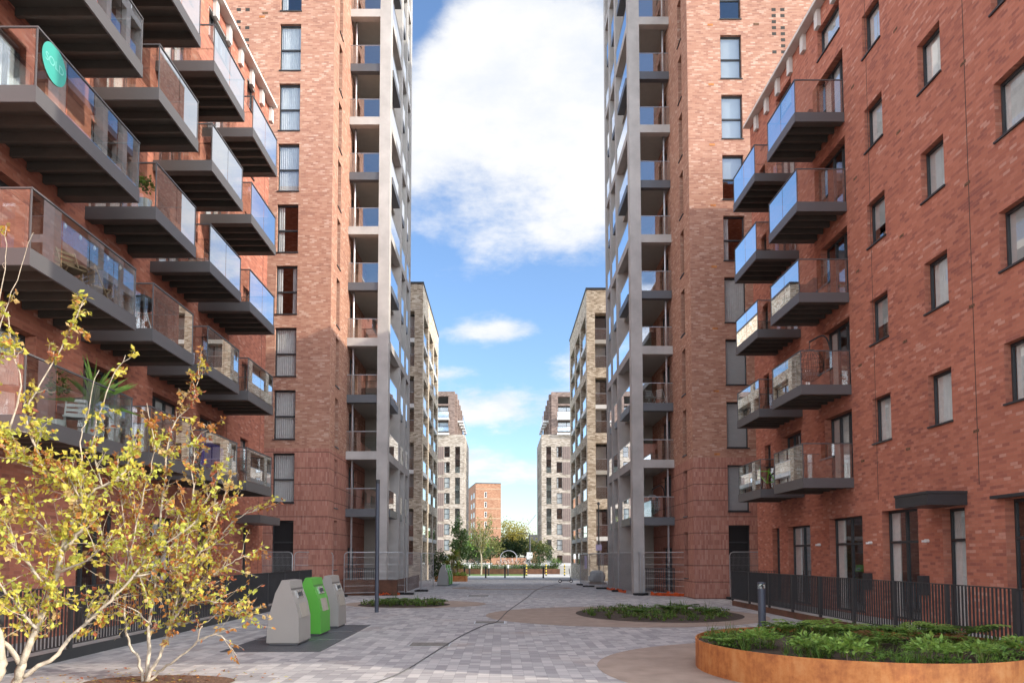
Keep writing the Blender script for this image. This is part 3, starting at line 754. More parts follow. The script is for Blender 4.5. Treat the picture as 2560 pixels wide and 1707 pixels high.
def wgt_hi(p): return p.z > 3.0
def hand_tree(name, label, limbs, base, leafn, palette, zmin=.7, spread=.46, LL=.082):
    t = thing(name, base, label, 'tree')
    tr, lf = MB(), MB()
    samples = []
    for (pts, r0, r1, wgt) in limbs:
        sp = smooth_path(pts, 4); n = len(sp)
        sp = [sp[0]]+[p+rv(.012) for p in sp[1:]]
        rr = [.85*(r0+(r1-r0)*(i/(n-1))**.8) for i in range(n)]
        tr.tube(sp, rr, 7)
        for i in range(n-1):
            if sp[i].z > zmin: samples.append((sp[i], (sp[i+1]-sp[i]).normalized(), rr[i], wgt*(sp[i+1]-sp[i]).length))
    tot = sum(s[3] for s in samples)
    done = 0
    while done < leafn:
        x = R.random()*tot
        for s in samples:
            x -= s[3]
            if x <= 0: break
        p, d, r, _ = s
        L = R.uniform(.18, .2+spread)*(.6 if wgt_hi(p) else 1.)
        dirn = (d*.7+rv(.55)+Vector((0, 0, .25))).normalized()
        tw = [p]; q = p
        for k in range(4): q = q+dirn*L/4+rv(.02); tw.append(q); dirn = (dirn+rv(.16)).normalized()
        tr.tube(tw, [.006, .005, .004, .003, .002], 3, cap=False)
        clump = R.choices(range(len(palette)), [w for _, w in palette])[0]
        bare = R.random() < .09
        nl = 0 if bare else R.randint(9, 17)
        for j in range(nl):
            f = R.uniform(.2, 1.); k = min(3, int(f*4)); b = tw[k].lerp(tw[k+1], f*4-k)
            mi = clump if R.random() < .6 else R.choices(range(len(palette)), [w for _, w in palette])[0]
            ld = (dirn*.4+rv(.6)+Vector((0, 0, -.35)))
            sz = LL*R.uniform(.65, 1.35)
            leaf(lf, b+rv(.015), ld, rv(1), sz, sz*R.uniform(.55, .8), mi)
        done += nl if nl else 1
    tr.build('trunk', 'bark', t, smooth=True); lf.build('crown', [m for m, _ in palette], t)
    return t
def L_(Y, *pp, dy=0.): return [at(x, y, Y+dy*i/max(1, len(pp)-1)) for i, (x, y) in enumerate(pp)]
def gnd(px, Y): return Vector(((px-HX)*Y*C_/F, Y, 0))
YT = 10.35
b1 = gnd(44, YT)
limbs = [
 ([b1]+L_(YT, (46, 1700), (54, 1655)), .085, .072, .2),
 (L_(YT, (54, 1660), (20, 1615), (-30, 1540), (-60, 1450), dy=-.3), .05, .025, 1.),
 (L_(YT, (52, 1663), (92, 1570), (125, 1480), (155, 1380), (185, 1295), (198, 1262), dy=.2), .062, .034, 1.),
 (L_(YT+.2, (198, 1265), (165, 1225), (115, 1185), (60, 1150), (0, 1105), (-40, 1080), dy=-.4), .026, .012, 1.3),
 (L_(YT+.2, (198, 1262), (240, 1225), (295, 1195), (322, 1155), (342, 1105), dy=.3), .03, .010, 1.3),
 (L_(YT+.1, (160, 1375), (195, 1335), (212, 1295), (205, 1250), (150, 1160)), .035, .012, 1.2),
 (L_(YT, (56, 1692), (144, 1634), (190, 1580), (275, 1502), (334, 1441), (383, 1377), (470, 1320), (545, 1255), dy=.7), .042, .010, 1.1),
 (L_(YT+.4, (334, 1441), (400, 1425), (480, 1408), dy=.2), .022, .007, 1.),
 (L_(YT, (115, 1185), (92, 1120), (61, 1039), (101, 962), (165, 840), (211, 758), dy=.3), .026, .007, .75),
 (L_(YT, (60, 1150), (27, 1072), (52, 962), (40, 900), (20, 780), dy=-.1), .024, .007, .55),
 (L_(YT, (-20, 900), (0, 807), (40, 700), (80, 587), dy=.1), .012, .004, .06),
 (L_(YT, (-20, 1000), (-5, 800), (12, 640), (15, 562), dy=.1), .012, .004, .12),
 (L_(YT+.2, (215, 1245), (199, 1109), (214, 1054), (245, 925), dy=.1), .016, .005, .15),
 (L_(YT+.3, (255, 1215), (232, 1120), (266, 978), (312, 889), dy=.1), .017, .005, .6),
 (L_(YT, (125, 1480), (60, 1400), (10, 1330), (-30, 1290), dy=-.4), .03, .01, 1.2),
 (L_(YT, (92, 1570), (30, 1500), (-20, 1440), dy=-.3), .03, .01, 1.1),
 (L_(YT, (155, 1380), (90, 1300), (30, 1240), dy=.4), .025, .008, 1.2),
 (L_(YT, (140, 1430), (215, 1400), (280, 1340), dy=-.3), .022, .008, 1.),
 ([gnd(-12, YT-.3)]+L_(YT-.3, (-8, 1690), (6, 1640), (-12, 1560), (-40, 1480)), .11, .05, .6),
]
hand_tree('tree', 'pale barked tree with yellow green autumn leaves, thickest trunk of the pair', limbs, b1, 5200, [('lf_y', 5), ('lf_g', 5), ('lf_o', 1.6), ('lf_t', 1.5), ('lf_r', .6)])
YS = 11.3
b2 = gnd(366, YS)
limbs = [
 ([b2]+L_(YS, (345, 1650), (322, 1600), (312, 1540), (318, 1398), (302, 1227), (294, 1146)), .032, .008, .8),
 ([b2+Vector((.03, .03, 0))]+L_(YS, (372, 1600), (378, 1520), (392, 1400), (410, 1238), (425, 1073), (478, 1008), (502, 892), dy=.3), .04, .005, .65),
 ([b2+Vector((.05, -.03, 0))]+L_(YS, (398, 1640), (430, 1560), (470, 1480), (500, 1420), (545, 1340), (600, 1292), (652, 1266), dy=.4), .036, .006, .8),
 ([b2+Vector((.06, .0, 0))]+L_(YS, (395, 1680), (440, 1650), (485, 1610), (508, 1565), dy=-.3), .03, .012, .3),
 (L_(YS-.3, (485, 1610), (540, 1585), (575, 1615), (592, 1640)), .012, .004, .5),
 (L_(YS, (378, 1520), (350, 1440), (328, 1380), (361, 1227), (385, 1130), (366, 1010), dy=-.2), .022, .006, .7),
 (L_(YS+.1, (430, 1560), (455, 1400), (484, 1253), (484, 1115), (527, 1063), dy=.2), .022, .005, .9),
 (L_(YS, (470, 1480), (540, 1430), (590, 1400), (625, 1390)), .016, .005, .9),
 (L_(YS, (450, 1520), (520, 1500), (580, 1530), (630, 1545), dy=-.3), .016, .005, 1.),
 (L_(YS, (400, 1400), (455, 1330), (520, 1240), (560, 1150), dy=.2), .016, .005, 1.1),
 (L_(YS, (378, 1500), (320, 1440), (270, 1380), (240, 1300), dy=-.2), .016, .005, .9),
 (L_(YS, (378, 1560), (330, 1520), (270, 1500), dy=-.3), .014, .005, .8),
 (L_(YS, (395, 1400), (340, 1290), (320, 1180), (345, 1090), dy=.3), .014, .005, .9),
 (L_(YS, (430, 1460), (500, 1380), (540, 1300), (570, 1210), dy=-.2), .014, .005, 1.),
]
hand_tree('tree', 'multi-stemmed shrubby tree with thin orange and gold leaves in bark mulch', limbs, b2, 5200, [('lf_y', 3), ('lf_g', 2.4), ('lf_o', 3.4), ('lf_t', 2.2), ('lf_r', 2.4)], zmin=.55, LL=.074)

mb = MB()
for k in range(420):
    c0 = R.choice((b1, b2)); p = Vector((c0.x+R.gauss(0, 1.0), c0.y+R.gauss(.1, .55), .022)); d = Vector((R.gauss(0, 1), R.gauss(0, 1), R.uniform(-.05, .25)))
    leaf(mb, p, d, Vector((0, 0, 1))+rv(.2), R.uniform(.05, .085), R.uniform(.035, .06), R.randint(0, 3))
stuff(mb.build('fallen_leaves', ['lf_y', 'lf_o', 'lf_r', 'lf_t']), 'fallen yellow and rust leaves scattered under the two autumn trees', 'leaves')
def crown_tree(label, base, trunk_h, c, r, nleaf, mats, size, name='tree', trunk_r=.2, bark='bark2', clumps=26, cat='tree', shape=None):
    t = thing(name, base, label, cat); base = Vector(base); c = Vector(c)
    tr = MB(); top = Vector((base.x, base.y, trunk_h))
    tr.tube([base, base.lerp(top, .5)+rv(.05), top], [trunk_r, trunk_r*.8, trunk_r*.6], 7)
    lf = MB(); cl = []
    for i in range(clumps):
        v = rv(1).normalized()*(R.random()**.45); v = Vector((v.x*r[0], v.y*r[1], v.z*r[2]))
        if shape == 'cone': k = 1-(v.z/r[2]*.5+.5)*.8; v.x *= k; v.y *= k
        p = c+v; cl.append(p)
        mid = top.lerp(p, .5)+rv(.08*r[0]); tr.tube([top, mid, p], [trunk_r*.3, trunk_r*.18, trunk_r*.06], 4, cap=False)
    for i in range(nleaf):
        p = R.choice(cl)+Vector((R.gauss(0, r[0]*.2), R.gauss(0, r[1]*.2), R.gauss(0, r[2]*.17)))
        hz = (p.z-c.z)/r[2]
        mi = min(len(mats)-1, max(0, int((hz*.5+.5+R.gauss(0, .25))*len(mats))))
        leaf(lf, p, rv(1), rv(1), size*R.uniform(.7, 1.3), size*R.uniform(.5, .9), mi)
    tr.build('trunk', bark, t); lf.build('crown', mats, t)
    return t
# sparse young street tree on the lawn
def sparse_tree():
    base = Vector((-2.5, 91.5, -.396)); t = thing('tree', base, 'slim young street tree with upswept bare branches on the lawn', 'tree')
    tr, lf = MB(), MB(); z1 = 2.6
    tr.tube([base, base+Vector((.05, 0, 1.3)), base+Vector((0, 0, z1))], [.13, .10, .09], 7)
    for i in range(34):
        h = R.uniform(2.3, 4.2); a = R.uniform(0, 6.28); L = R.uniform(1.9, 4.0)*(1.15 if i < 8 else .9)
        p = base+Vector((0, 0, h)); d = Vector((math.cos(a)*.62, math.sin(a)*.62, .9)).normalized(); pts = [p]
        for k in range(5): p = p+d*L/5; d = (d+Vector((0, 0, .10))+rv(.07)).normalized(); pts.append(p)
        tr.tube(pts, [.05, .042, .035, .028, .02, .01], 4, cap=False)
        for k in range(1, 6):
            for q in range(2):
                e = pts[k]+(d*.6+rv(.5)).normalized()*R.uniform(.4, .8); tr.tube([pts[k], e], [.016, .006], 3, cap=False)
                for j in range(5): leaf(lf, pts[k].lerp(e, R.random())+rv(.08), rv(1), rv(1), R.uniform(.14, .26), .13, R.randint(0, 2))
    tr.tube([base, base+Vector((0, 0, 1.2)), base+Vector((0, 0, 4.2))], [.05, .05, .05], 5)
    tr.build('trunk', 'bark', t); lf.build('crown', ['gr_m', 'gr_o', 'gr_y'], t)
sparse_tree()
def ctree(label, px, Y, z0, zt, w, n, mats, size, **kw):
    x = (px-HX)*Y/F; hz = (zt-z0)/2
    return crown_tree(label, (x, Y, zg(Y) if Y < 96 else (-.45 if Y > 134 else .72)), z0+hz*.5, (x, Y, z0+hz), (w, w, hz), n, mats, size, **kw)
ctree('dark green upright tree against the grey brown brick block', 1148, 96, 1.6, 6.6, 1.2, 1300, ['tr_d', 'tr_d', 'tr_d'], .32)
ctree('broad dark tree behind the slim young street tree', 1188, 106, 1.0, 5.0, 2.4, 1200, ['tr_d', 'tr_d', 'gr_m'], .34)
ctree('olive shrubby tree below the orange slab block', 1190, 112, .8, 4.8, 3.6, 1500, ['tr_d', 'gr_o', 'gr_o'], .36)
ctree('large round tree turning gold beside the orange slab block', 1286, 245, 3, 14.2, 6.2, 4200, ['gr_o', 'gr_y', 'gr_y'], .55, trunk_r=.4, clumps=60)
ctree('dark green bushy tree in front of the golden tree', 1272, 150, 1, 5.9, 3.6, 2000, ['tr_d', 'tr_d', 'tr_d'], .42)
ctree('olive green tree in front of the golden tree near the street lamp', 1312, 160, 1, 5.4, 3.4, 1500, ['tr_d', 'gr_o', 'gr_o'], .42)
ctree('small olive tree beside the far grey brown block and street lamp', 1350, 128, .8, 5.0, 2.2, 1300, ['tr_d', 'tr_d', 'gr_o'], .34)
ctree('pale tree beyond the parked bicycles', 1228, 170, 1, 6.4, 3.2, 1300, ['tr_d', 'gr_o', 'tr_d'], .42)
ctree('round dark bush behind the far refuse bins', 1097, 57.5, .1, 2.3, .75, 900, ['tr_d', 'tr_d', 'tr_d'], .16, name='bush', cat='bush', trunk_r=.05)
# yucca beside the far bins with its planter
yb = Vector((-4.3, 62.4, -.2))
mb = MB(); mb.box(-5.6, 61.2, -.25, -2.9, 61.24, .3); mb.box(-2.94, 61.241, -.25, -2.9, 63.2, .3); mb.box(-5.55, 61.25, -.2, -2.95, 63.2, .22, 1)
tag(mb.build('planter', ['corten', 'soil']), 'low rusty steel planter below the yellow green yucca', 'planter')
t = thing('yucca', yb+Vector((0, 0, .42)), 'spiky yellow green yucca on pale stems beside the far bins', 'plant')
tr, lf = MB(), MB()
for (dx, h) in ((-.35, 1.5), (.05, 1.9), (.4, 1.3), (.2, 2.3)):
    top = yb+Vector((dx*1.4, R.uniform(-.2, .2), h)); tr.tube([yb+Vector((dx*.5, 0, .40)), yb+Vector((dx, 0, h*.6)), top], [.1, .09, .07], 6)
    for k in range(70):
        d = (rv(1)+Vector((0, 0, .5))).normalized(); leaf(lf, top, d, Vector((0, 0, 1)), R.uniform(.45, .8), .06, R.randint(0, 2))
tr.build('trunk', 'bark', t); lf.build('crown', ['gr_l', 'gr_y', 'gr_o'], t)
mb = MB()
for k in range(420):
    p = Vector((R.uniform(-5.4, -3.05), R.uniform(61.35, 62.6), .22)); leaf(mb, p, rv(.4)+Vector((0, 0, .8)), rv(1), R.uniform(.25, .5), .12, R.randint(0, 1))
stuff(mb.build('ground_cover', ['gr_l', 'gr_y']), 'yellow green low planting below the yucca', 'ground cover')

# ------------------------------------------------------------------ planting in the beds
def tuft(mb, c, h, r, n, mats, wid=.02):
    for k in range(n):
        a = R.uniform(0, 6.28); d = Vector((math.cos(a)*R.uniform(.1, .9)*r/h, math.sin(a)*R.uniform(.1, .9)*r/h, 1)).normalized()
        L = h*R.uniform(.6, 1.1); p = Vector(c)+Vector((math.cos(a), math.sin(a), 0))*R.random()*r*.35
        m = R.choice(mats); q = p; s = d.cross(Vector((0, 0, 1))).normalized()*wid
        for j in range(3):
            nq = q+d*L/3; w0 = s*(1-j/3); w1 = s*(1-(j+1)/3*.95)
            mb.face([q-w0, q+w0, nq+w1, nq-w1], m, [(0, 0)]*4); q = nq; d = (d+Vector((d.x*.5, d.y*.5, -.28))).normalized()
def fern(mb, c, h, n, mats):
    for k in range(n):
        a = R.uniform(0, 6.28); d = Vector((math.cos(a)*.75, math.sin(a)*.75, .8)).normalized(); q = Vector(c)
        L = h*R.uniform(.8, 1.25); m = R.choice(mats); st = 9
        for j in range(st):
            nq = q+d*L/st; s = d.cross(Vector((0, 0, 1))).normalized(); w = L*.26*math.sin(math.pi*(.15+.85*(1-j/st)))
            for sg in (-1, 1): leaf(mb, q, s*sg+d*.6, Vector((0, 0, 1)), w, w*.38, m)
            q = nq; d = (d+Vector((0, 0, -.13))).normalized()
def leafy(mb, c, h, r, n, mats, size):
    c = Vector(c)
    for k in range(n):
        v = rv(1).normalized(); p = c+Vector((v.x*r*R.random()**.4, v.y*r*R.random()**.4, h*.5+abs(v.z)*h*.5*R.random()))
        leaf(mb, p, Vector((v.x, v.y, .3))+rv(.4), Vector((0, 0, 1))+rv(.3), size*R.uniform(.7, 1.3), size*R.uniform(.5, .8), R.choice(mats))
# round corten planter
PC, PR, PH = Vector((6.05, 12.45, 0)), 2.62, .50
def planter_ring():
    mb = MB(); n = 96; t = .02
    P = lambda r, k, z: PC+Vector((r*math.cos(2*math.pi*k/n), r*math.sin(2*math.pi*k/n), z))
    for k in range(n):
        mb.face([P(PR, k, 0), P(PR, k+1, 0), P(PR, k+1, PH), P(PR, k, PH)]); mb.face([P(PR-t, k+1, 0), P(PR-t, k, 0), P(PR-t, k, PH), P(PR-t, k+1, PH)])
        mb.face([P(PR, k, PH), P(PR, k+1, PH), P(PR-t, k+1, PH), P(PR-t, k, PH)])
    o = tag(mb.build('planter', 'corten', smooth=False, loc=PC), 'big round rusted steel planter filled with green plants', 'planter')
    mb = MB(); N2 = 40
    for i in range(N2):
        for j in range(8):
            def Q(a, b):
                r = (PR-t-.003)*b/8; ph = 2*math.pi*a/N2; x, y = r*math.cos(ph), r*math.sin(ph)
                return PC+Vector((x, y, PH-.09+.035*math.sin(x*3.1)*math.cos(y*2.7)-.02*(b == 8)))
            if j == 0: mb.face([Q(i, 0), Q(i, 1), Q(i+1, 1)])
            else: mb.face([Q(i, j), Q(i, j+1), Q(i+1, j+1), Q(i+1, j)])
    mb.build('soil', 'soil', o)
planter_ring()
def inring(f=1.):
    a = R.uniform(0, 6.28); r = PR*f*math.sqrt(R.random()); return PC+Vector((r*math.cos(a), r*math.sin(a), PH-.1))
def patch():
    while True:
        p = inring(.94)
        if noise.noise(Vector((p.x*1.1, p.y*1.1, 3.))) > -.12: return p
mb = MB()
for k in range(230): tuft(mb, patch(), R.uniform(.14, .42), .2, 14, (0, 1, 1, 2), .008)
for k in range(150): leafy(mb, patch(), R.uniform(.08, .22), .14, 18, (0, 1, 1), .06)
stuff(mb.build('ground_cover', ['gr_d', 'gr_m', 'gr_o']), 'mixed low green ground cover filling the round rusted planter', 'ground cover')
for k, (px, py, lab) in enumerate([(1895, 1610, 'glossy bright leafed shrub at the near rim close to the bollard light'), (2020, 1632, 'second glossy bright leafed shrub along the near planter rim'), (2320, 1648, 'pale glossy shrub at the near planter rim below the entrance canopy'), (2430, 1640, 'small pale shrub at the near planter rim below the shopfront'), (2540, 1632, 'bright shrub at the planter rim by the frame edge'), (2110, 1645, 'small pale sprig on the near planter rim')]):
    Y = 1.45*F/(py-HY)+.25; x = (px-HX)*Y/F; c = Vector((x, Y, PH-.1))
    d = c-PC; d.z = 0
    if d.length > PR-.3: c = PC+d*((PR-.3)/d.length)+Vector((0, 0, PH-.1))
    mb = MB(); leafy(mb, c, R.uniform(.32, .42), .34, 240, (0, 0, 1), .095); mb.tube([c, c+Vector((0, 0, .15))], .012, 5, 2)
    tag(mb.build('shrub', ['gr_l', 'gr_m', 'bark2']), lab, 'shrub', 'bright shrubs in the round planter')
for k, (px, py, s, lab) in enumerate([(1960, 1572, .42, 'feathery fern standing tallest near the bollard light side of the planter'), (2085, 1585, .55, 'tall feathery fern in the middle of the round planter'), (2270, 1590, .5, 'bushy fern in the round planter behind the bright shrubs'), (2180, 1605, .4, 'spreading fern at the heart of the round planter'), (2460, 1585, .55, 'tall fern against the dark railing in the round planter'), (2350, 1600, .36, 'low fern between the taller ferns of the round planter'), (2040, 1612, .35, 'low fern close to the near rim of the round planter'), (1800, 1600, .3, 'small fern at the rim end nearest the street middle')]):
    Y = 1.45*F/(py-HY); x = (px-HX)*Y/F; c = Vector((x, Y, PH-.08)); d = c-PC; d.z = 0
    if d.length > PR-.25: c = PC+d*((PR-.25)/d.length)+Vector((0, 0, PH-.08))
    mb = MB(); fern(mb, c, s*1.35, 34, (0, 1, 1, 2))
    tag(mb.build('fern', ['gr_d', 'gr_m', 'gr_b' if k in (3, 5) else 'gr_l']), lab, 'fern', 'ferns in the round planter')
def bed(cx, cy, rx, ry, n, lab, plants):
    mb = MB()
    for k in range(n):
        a = R.uniform(0, 6.28); r = math.sqrt(R.random())*.95; c = Vector((cx+rx*r*math.cos(a), cy+ry*r*math.sin(a), .01))
        if R.random() < .6: tuft(mb, c, R.uniform(.12, .34), .2, 14, (0, 1, 1, 2), .012)
        else: leafy(mb, c, R.uniform(.1, .26), .16, 22, (0, 1, 2), .08)
    stuff(mb.build('ground_cover', ['gr_d', 'gr_m', 'gr_o']), lab, 'ground cover')
    for (dx, dy, s, l2) in plants:
        mb = MB(); fern(mb, Vector((cx+dx, cy+dy, .01)), s, 26, (0, 1, 1)); tuft(mb, Vector((cx+dx, cy+dy, .01)), s, .25, 20, (0, 1), .012)
        tag(mb.build('plant', ['gr_d', 'gr_m']), l2, 'plant', 'taller plants in the flat beds')
bed(5.3, 24.5, 2.6, 3.0, 190, 'low dark green ground cover in the wide oval bed', [(-.6, -.5, .5, 'taller leafy plant in the middle of the wide oval bed'), (.6, .6, .6, 'tallest grassy plant of the wide oval bed'), (1.7, 0, .5, 'leafy plant at the railing end of the wide oval bed'), (1.2, 1.4, .55, 'dark plant at the far edge of the wide oval bed')])
bed(-3.9, 29.2, 1.75, 1.5, 110, 'low green ground cover in the small oval bed behind the dark post', [(-.4, -.2, .62, 'tallest plant of the small oval bed behind the dark post'), (.5, .2, .5, 'second tallest plant of the small oval bed'), (1.2, 0, .45, 'plant at the street end of the small oval bed')])

# ------------------------------------------------------------------ refuse bins on steel platform
PROF = [(0, 0), (.71, 0), (.70, .55), (.635, .86), (.515, 1.17), (.485, 1.35), (.32, 1.365), (.18, 1.08), (.075, .68), (.01, .22)]
def make_bin(loc, col, label):
    t = thing('refuse_bin', loc, label, 'refuse bin', 'underground refuse bins')
    o = Vector(loc)
    mb = MB(); mb.prism_y([(x-.355, z+.05) for x, z in PROF], o.y, o.y+.98, o.x); mb.v = [v+Vector((0, 0, o.z)) for v in mb.v]
    mb.build('body', col, t)
    mb = MB(); mb.box(o.x-.32, o.y+.04, o.z+.002, o.x+.32, o.y+.94, o.z+.048); mb.build('plinth', 'slabd', t)
    def onface(i, f0, f1, y0, y1, th, name, mat, push=0.):
        a, b = Vector((PROF[i][0]-.355+o.x, 0, PROF[i][1]+.05+o.z)), Vector((PROF[i+1][0]-.355+o.x, 0, PROF[i+1][1]+.05+o.z))
        d = b-a; nrm = Vector((d.z, 0, -d.x)).normalized(); c = a+d*(f0+f1)/2+nrm*(push+th/2)
        mb = MB(); mb.obox(c+Vector((0, o.y+(y0+y1)/2, 0)), d*(f1-f0)/2, Vector((0, (y1-y0)/2, 0)), nrm*th/2); return mb.build(name, mat, t)
    onface(3, .30, .86, .28, .72, .03, 'chute', 'chrome'); onface(3, .42, .70, .40, .60, .035, 'chute_handle', 'dark', .02)
    onface(2, -.05, .95, .22, .78, .015, 'service_panel', 'panelc')
    onface(4, .0, .06, .02, .96, .004, 'lid_joint', 'dark'); onface(3, .93, .965, .02, .96, .004, 'lid_joint', 'dark')
    return t
M['panelc'] = simple('bin_panel', (.36, .33, .28), .5)
make_bin((-4.77, 15.85, .012), 'bingrey', 'light grey refuse bin nearest the camera on the dark steel platform')
make_bin((-4.76, 17.72, .012), 'bingreen', 'bright green refuse bin between the two grey ones')
make_bin((-4.75, 19.62, .012), 'bingrey', 'light grey refuse bin furthest back on the steel platform')
mb = MB()
for (a, b) in ((14.85, 16.95), (17.0, 18.75), (18.8, 20.6)): mb.box(-5.75, a, -.02, -3.7, b, .010)
for y in (16.952, 18.752): mb.box(-5.75, y, -.02, -3.7, y+.046, .012, 1)
tag(mb.build('bin_platform', ['steelplate', 'chrome']), 'dark steel platform set in the paving under the three refuse bins', 'platform')
make_bin((-3.95, 48.9, zg(48.9)), 'bingrey', 'grey refuse bin at the front of the distant row by the bush')
make_bin((-3.93, 50.7, zg(50.7)), 'bingreen', 'green refuse bin in the middle of the distant row')
make_bin((-3.91, 52.5, zg(52.5)), 'bingreen', 'green refuse bin at the back of the distant row')
mb = MB(); mb.face([(-4.5, 48.4, zg(48.4)+.008), (-3., 48.4, zg(48.4)+.008), (-3., 53.8, zg(53.8)+.008), (-4.5, 53.8, zg(53.8)+.008)]); tag(mb.build('bin_platform', 'steelplate'), 'dark steel platform under the distant row of refuse bins', 'platform')
def cover(x0, y0, x1, y1, lab):
    mb = MB(); mb.box(x0, y0, -.02, x1, y1, .006); mb.box(x0-.03, y0-.03, -.02, x1+.03, y1+.03, .004, 1)
    tag(mb.build('drain_cover', ['covm', 'steel']), lab, 'drain cover')
M['covm'] = simple('weathered_cover', (.20, .185, .165), .8, .2, var=.25, nscale=8, bump=.4, bscale=50)
cover(-2.0, 15.8, -1.15, 16.45, 'grey rectangular drain cover in the paving beside the cable')
cover(-.75, 21.1, .1, 21.8, 'drain cover crossed by the cable at the edge of the brown path')
cover(-1.6, 35.2, -.6, 36.3, 'narrow drain cover between the two small planted circles')
cover(4.4, 16.1, 5.0, 16.6, 'drain cover hidden partly by the round rusted planter')
M['cabl'] = simple('grey_cable', (.11, .11, .112), .7)
# cable across the paving
pts = [(-2.6, 8.5), (-1.98, 11.1), (-1.68, 12.3), (-1.3, 15.0), (-.95, 18.), (-.45, 20.6), (-.1, 21.6), (.3, 26), (.9, 31.5), (1.4, 36), (2.0, 41.5), (2.9, 47), (4.2, 53)]
mb = MB(); mb.tube(smooth_path([Vector((x+R.uniform(-.04, .04), y, .014+zg(y))) for x, y in pts], 6), .011, 6)
tag(mb.build('cable', 'cabl', smooth=True), 'thin black cable snaking up the middle of the paving', 'cable')

# ------------------------------------------------------------------ posts, bollards, lamps
def cyl(mb, p, r, z0, z1, n=14, mat=0): mb.lathe([(r, z0), (r, z1)], (p[0], p[1], 0), n, mat)
t = thing('lamp_post', (-4.33, 25.25, 0), 'tall slim dark post standing beside the small planted circle', 'lamp post')
mb = MB(); cyl(mb, (-4.33, 25.25), .072, 0, 4.5); mb.build('post', 'slabd2', t)
mb = MB(); cyl(mb, (-4.33, 25.25), .074, 4.502, 4.64); mb.build('cap', 'dark', t)
t = thing('bollard_light', (6.72, 18.63, 0), 'grey bollard light with pale glass head behind the round planter', 'bollard light')
mb = MB(); cyl(mb, (6.72, 18.63), .095, 0, 1.12, 18); mb.build('post', 'slabd2', t)
mb = MB(); mb.lathe([(.095, 1.122), (.10, 1.24)], (6.72, 18.63, 0), 18); mb.build('lens', 'glass', t)
mb = MB(); mb.lathe([(.06, 1.123), (.012, 1.22)], (6.72, 18.63, 0), 14); mb.build('reflector', 'chrome', t)
mb = MB(); mb.lathe([(.105, 1.241), (.105, 1.28), (.03, 1.295)], (6.72, 18.63, 0), 18); mb.build('cap', 'slabd2', t)
# black bollards across the street end
o = None
for k, nm in enumerate(('leftmost black bollard of the row across the street end', 'second black bollard from the yucca side of the row', 'third black bollard from the yucca side of the row', 'black bollard of the row nearest the scooter', 'black bollard beside the low yucca planter')):
    x = (-1.37, .38, 2.13, 3.86, -3.3)[k]; x *= 78/65.6; loc = (x, 78., -.377)
    if o is None:
        o = thing('bollard', loc, nm, 'bollard', 'black bollards across the street end')
        mb = MB(); mb.lathe([(.085, 0), (.085, 1.18), (.06, 1.22)], loc, 12); mb.build('post', 'black', o)
        mb = MB(); mb.lathe([(.1, 0.001), (.1, .08)], loc, 12); mb.build('base', 'black', o)
    else: copy_thing(o, loc, 0, nm)
o = None
for k, (px, nm) in enumerate(((1174, 'black bollard with white head nearest the yucca'), (1222, 'black bollard with white head beside the young street tree'), (1270, 'black bollard with white head below the bicycle hoop'))):
    loc = ((px-HX)*88.5/F, 88.5, -.397)
    if o is None:
        o = thing('bollard', loc, nm, 'bollard', 'white headed bollards at the lawn edge')
        mb = MB(); mb.lathe([(.08, 0), (.08, .9)], loc, 12); mb.build('post', 'black', o)
        mb = MB(); mb.lathe([(.11, .902), (.11, 1.3), (.09, 1.33)], loc, 12); mb.build('head', 'white', o)
    else: copy_thing(o, loc, 0, nm)
o = None
for k, (px, nm) in enumerate(((1316, 'yellow and black banded post nearest the lawn'), (1365, 'second yellow and black banded post along the road'), (1411, 'yellow and black banded post beside the scooter'), (1462, 'yellow and black banded post behind the mesh fence'))):
    loc = ((px-HX)*88./F, 88., -.4)
    if o is None:
        o = thing('marker_post', loc, nm, 'marker post', 'banded marker posts by the road')
        mb = MB()
        for j in range(8): mb.lathe([(.075, j*.17), (.075, j*.17+.168)], loc, 10, j % 2)
        mb.build('post', ['black', 'yellow'], o)
        mb = MB(); mb.lathe([(.11, .001), (.11, .06)], loc, 10); mb.build('base', 'black', o)
    else: copy_thing(o, loc, 0, nm)
def lamp(loc, h, arm, label, r=.05, sign=None):
    t = thing('street_lamp', loc, label, 'street lamp'); l = Vector(loc)
    mb = MB(); mb.tube([l, l+Vector((0, 0, h))], [r*1.3, r], 10); mb.build('post', 'dark', t)
    if arm: mb = MB(); mb.box(l.x+min(0, arm), l.y-.1, l.z+h, l.x+max(0, arm), l.y+.1, l.z+h+.1); mb.build('lamp_head', 'dark', t)
    else: mb = MB(); mb.lathe([(.05, h+.002), (.13, h+.05), (.1, h+.22), (.02, h+.26)], l, 10); mb.build('lamp_head', 'dark', t)
    return t
lamp((4.35, 108, .72), 4.6, -1.9, 'tall dark street lamp with flat arm beyond the planting', .1)
mb = MB(); mb.box(3.9, 107.85, 1.55, 4.75, 107.88, 2.55); tag(mb.build('sign', 'white'), 'small white square sign on the far street lamp', 'sign')
lamp((8.3, 61.0, -.2), 6.5, 0, 'slender pole lamp in front of the buff brick block', .05)
mb = MB(); mb.box(8.03, 60.9, 2.45, 8.53, 60.93, 2.95); tag(mb.build('sign', 'lilac'), 'small pale lilac sign on the slender pole lamp', 'sign')

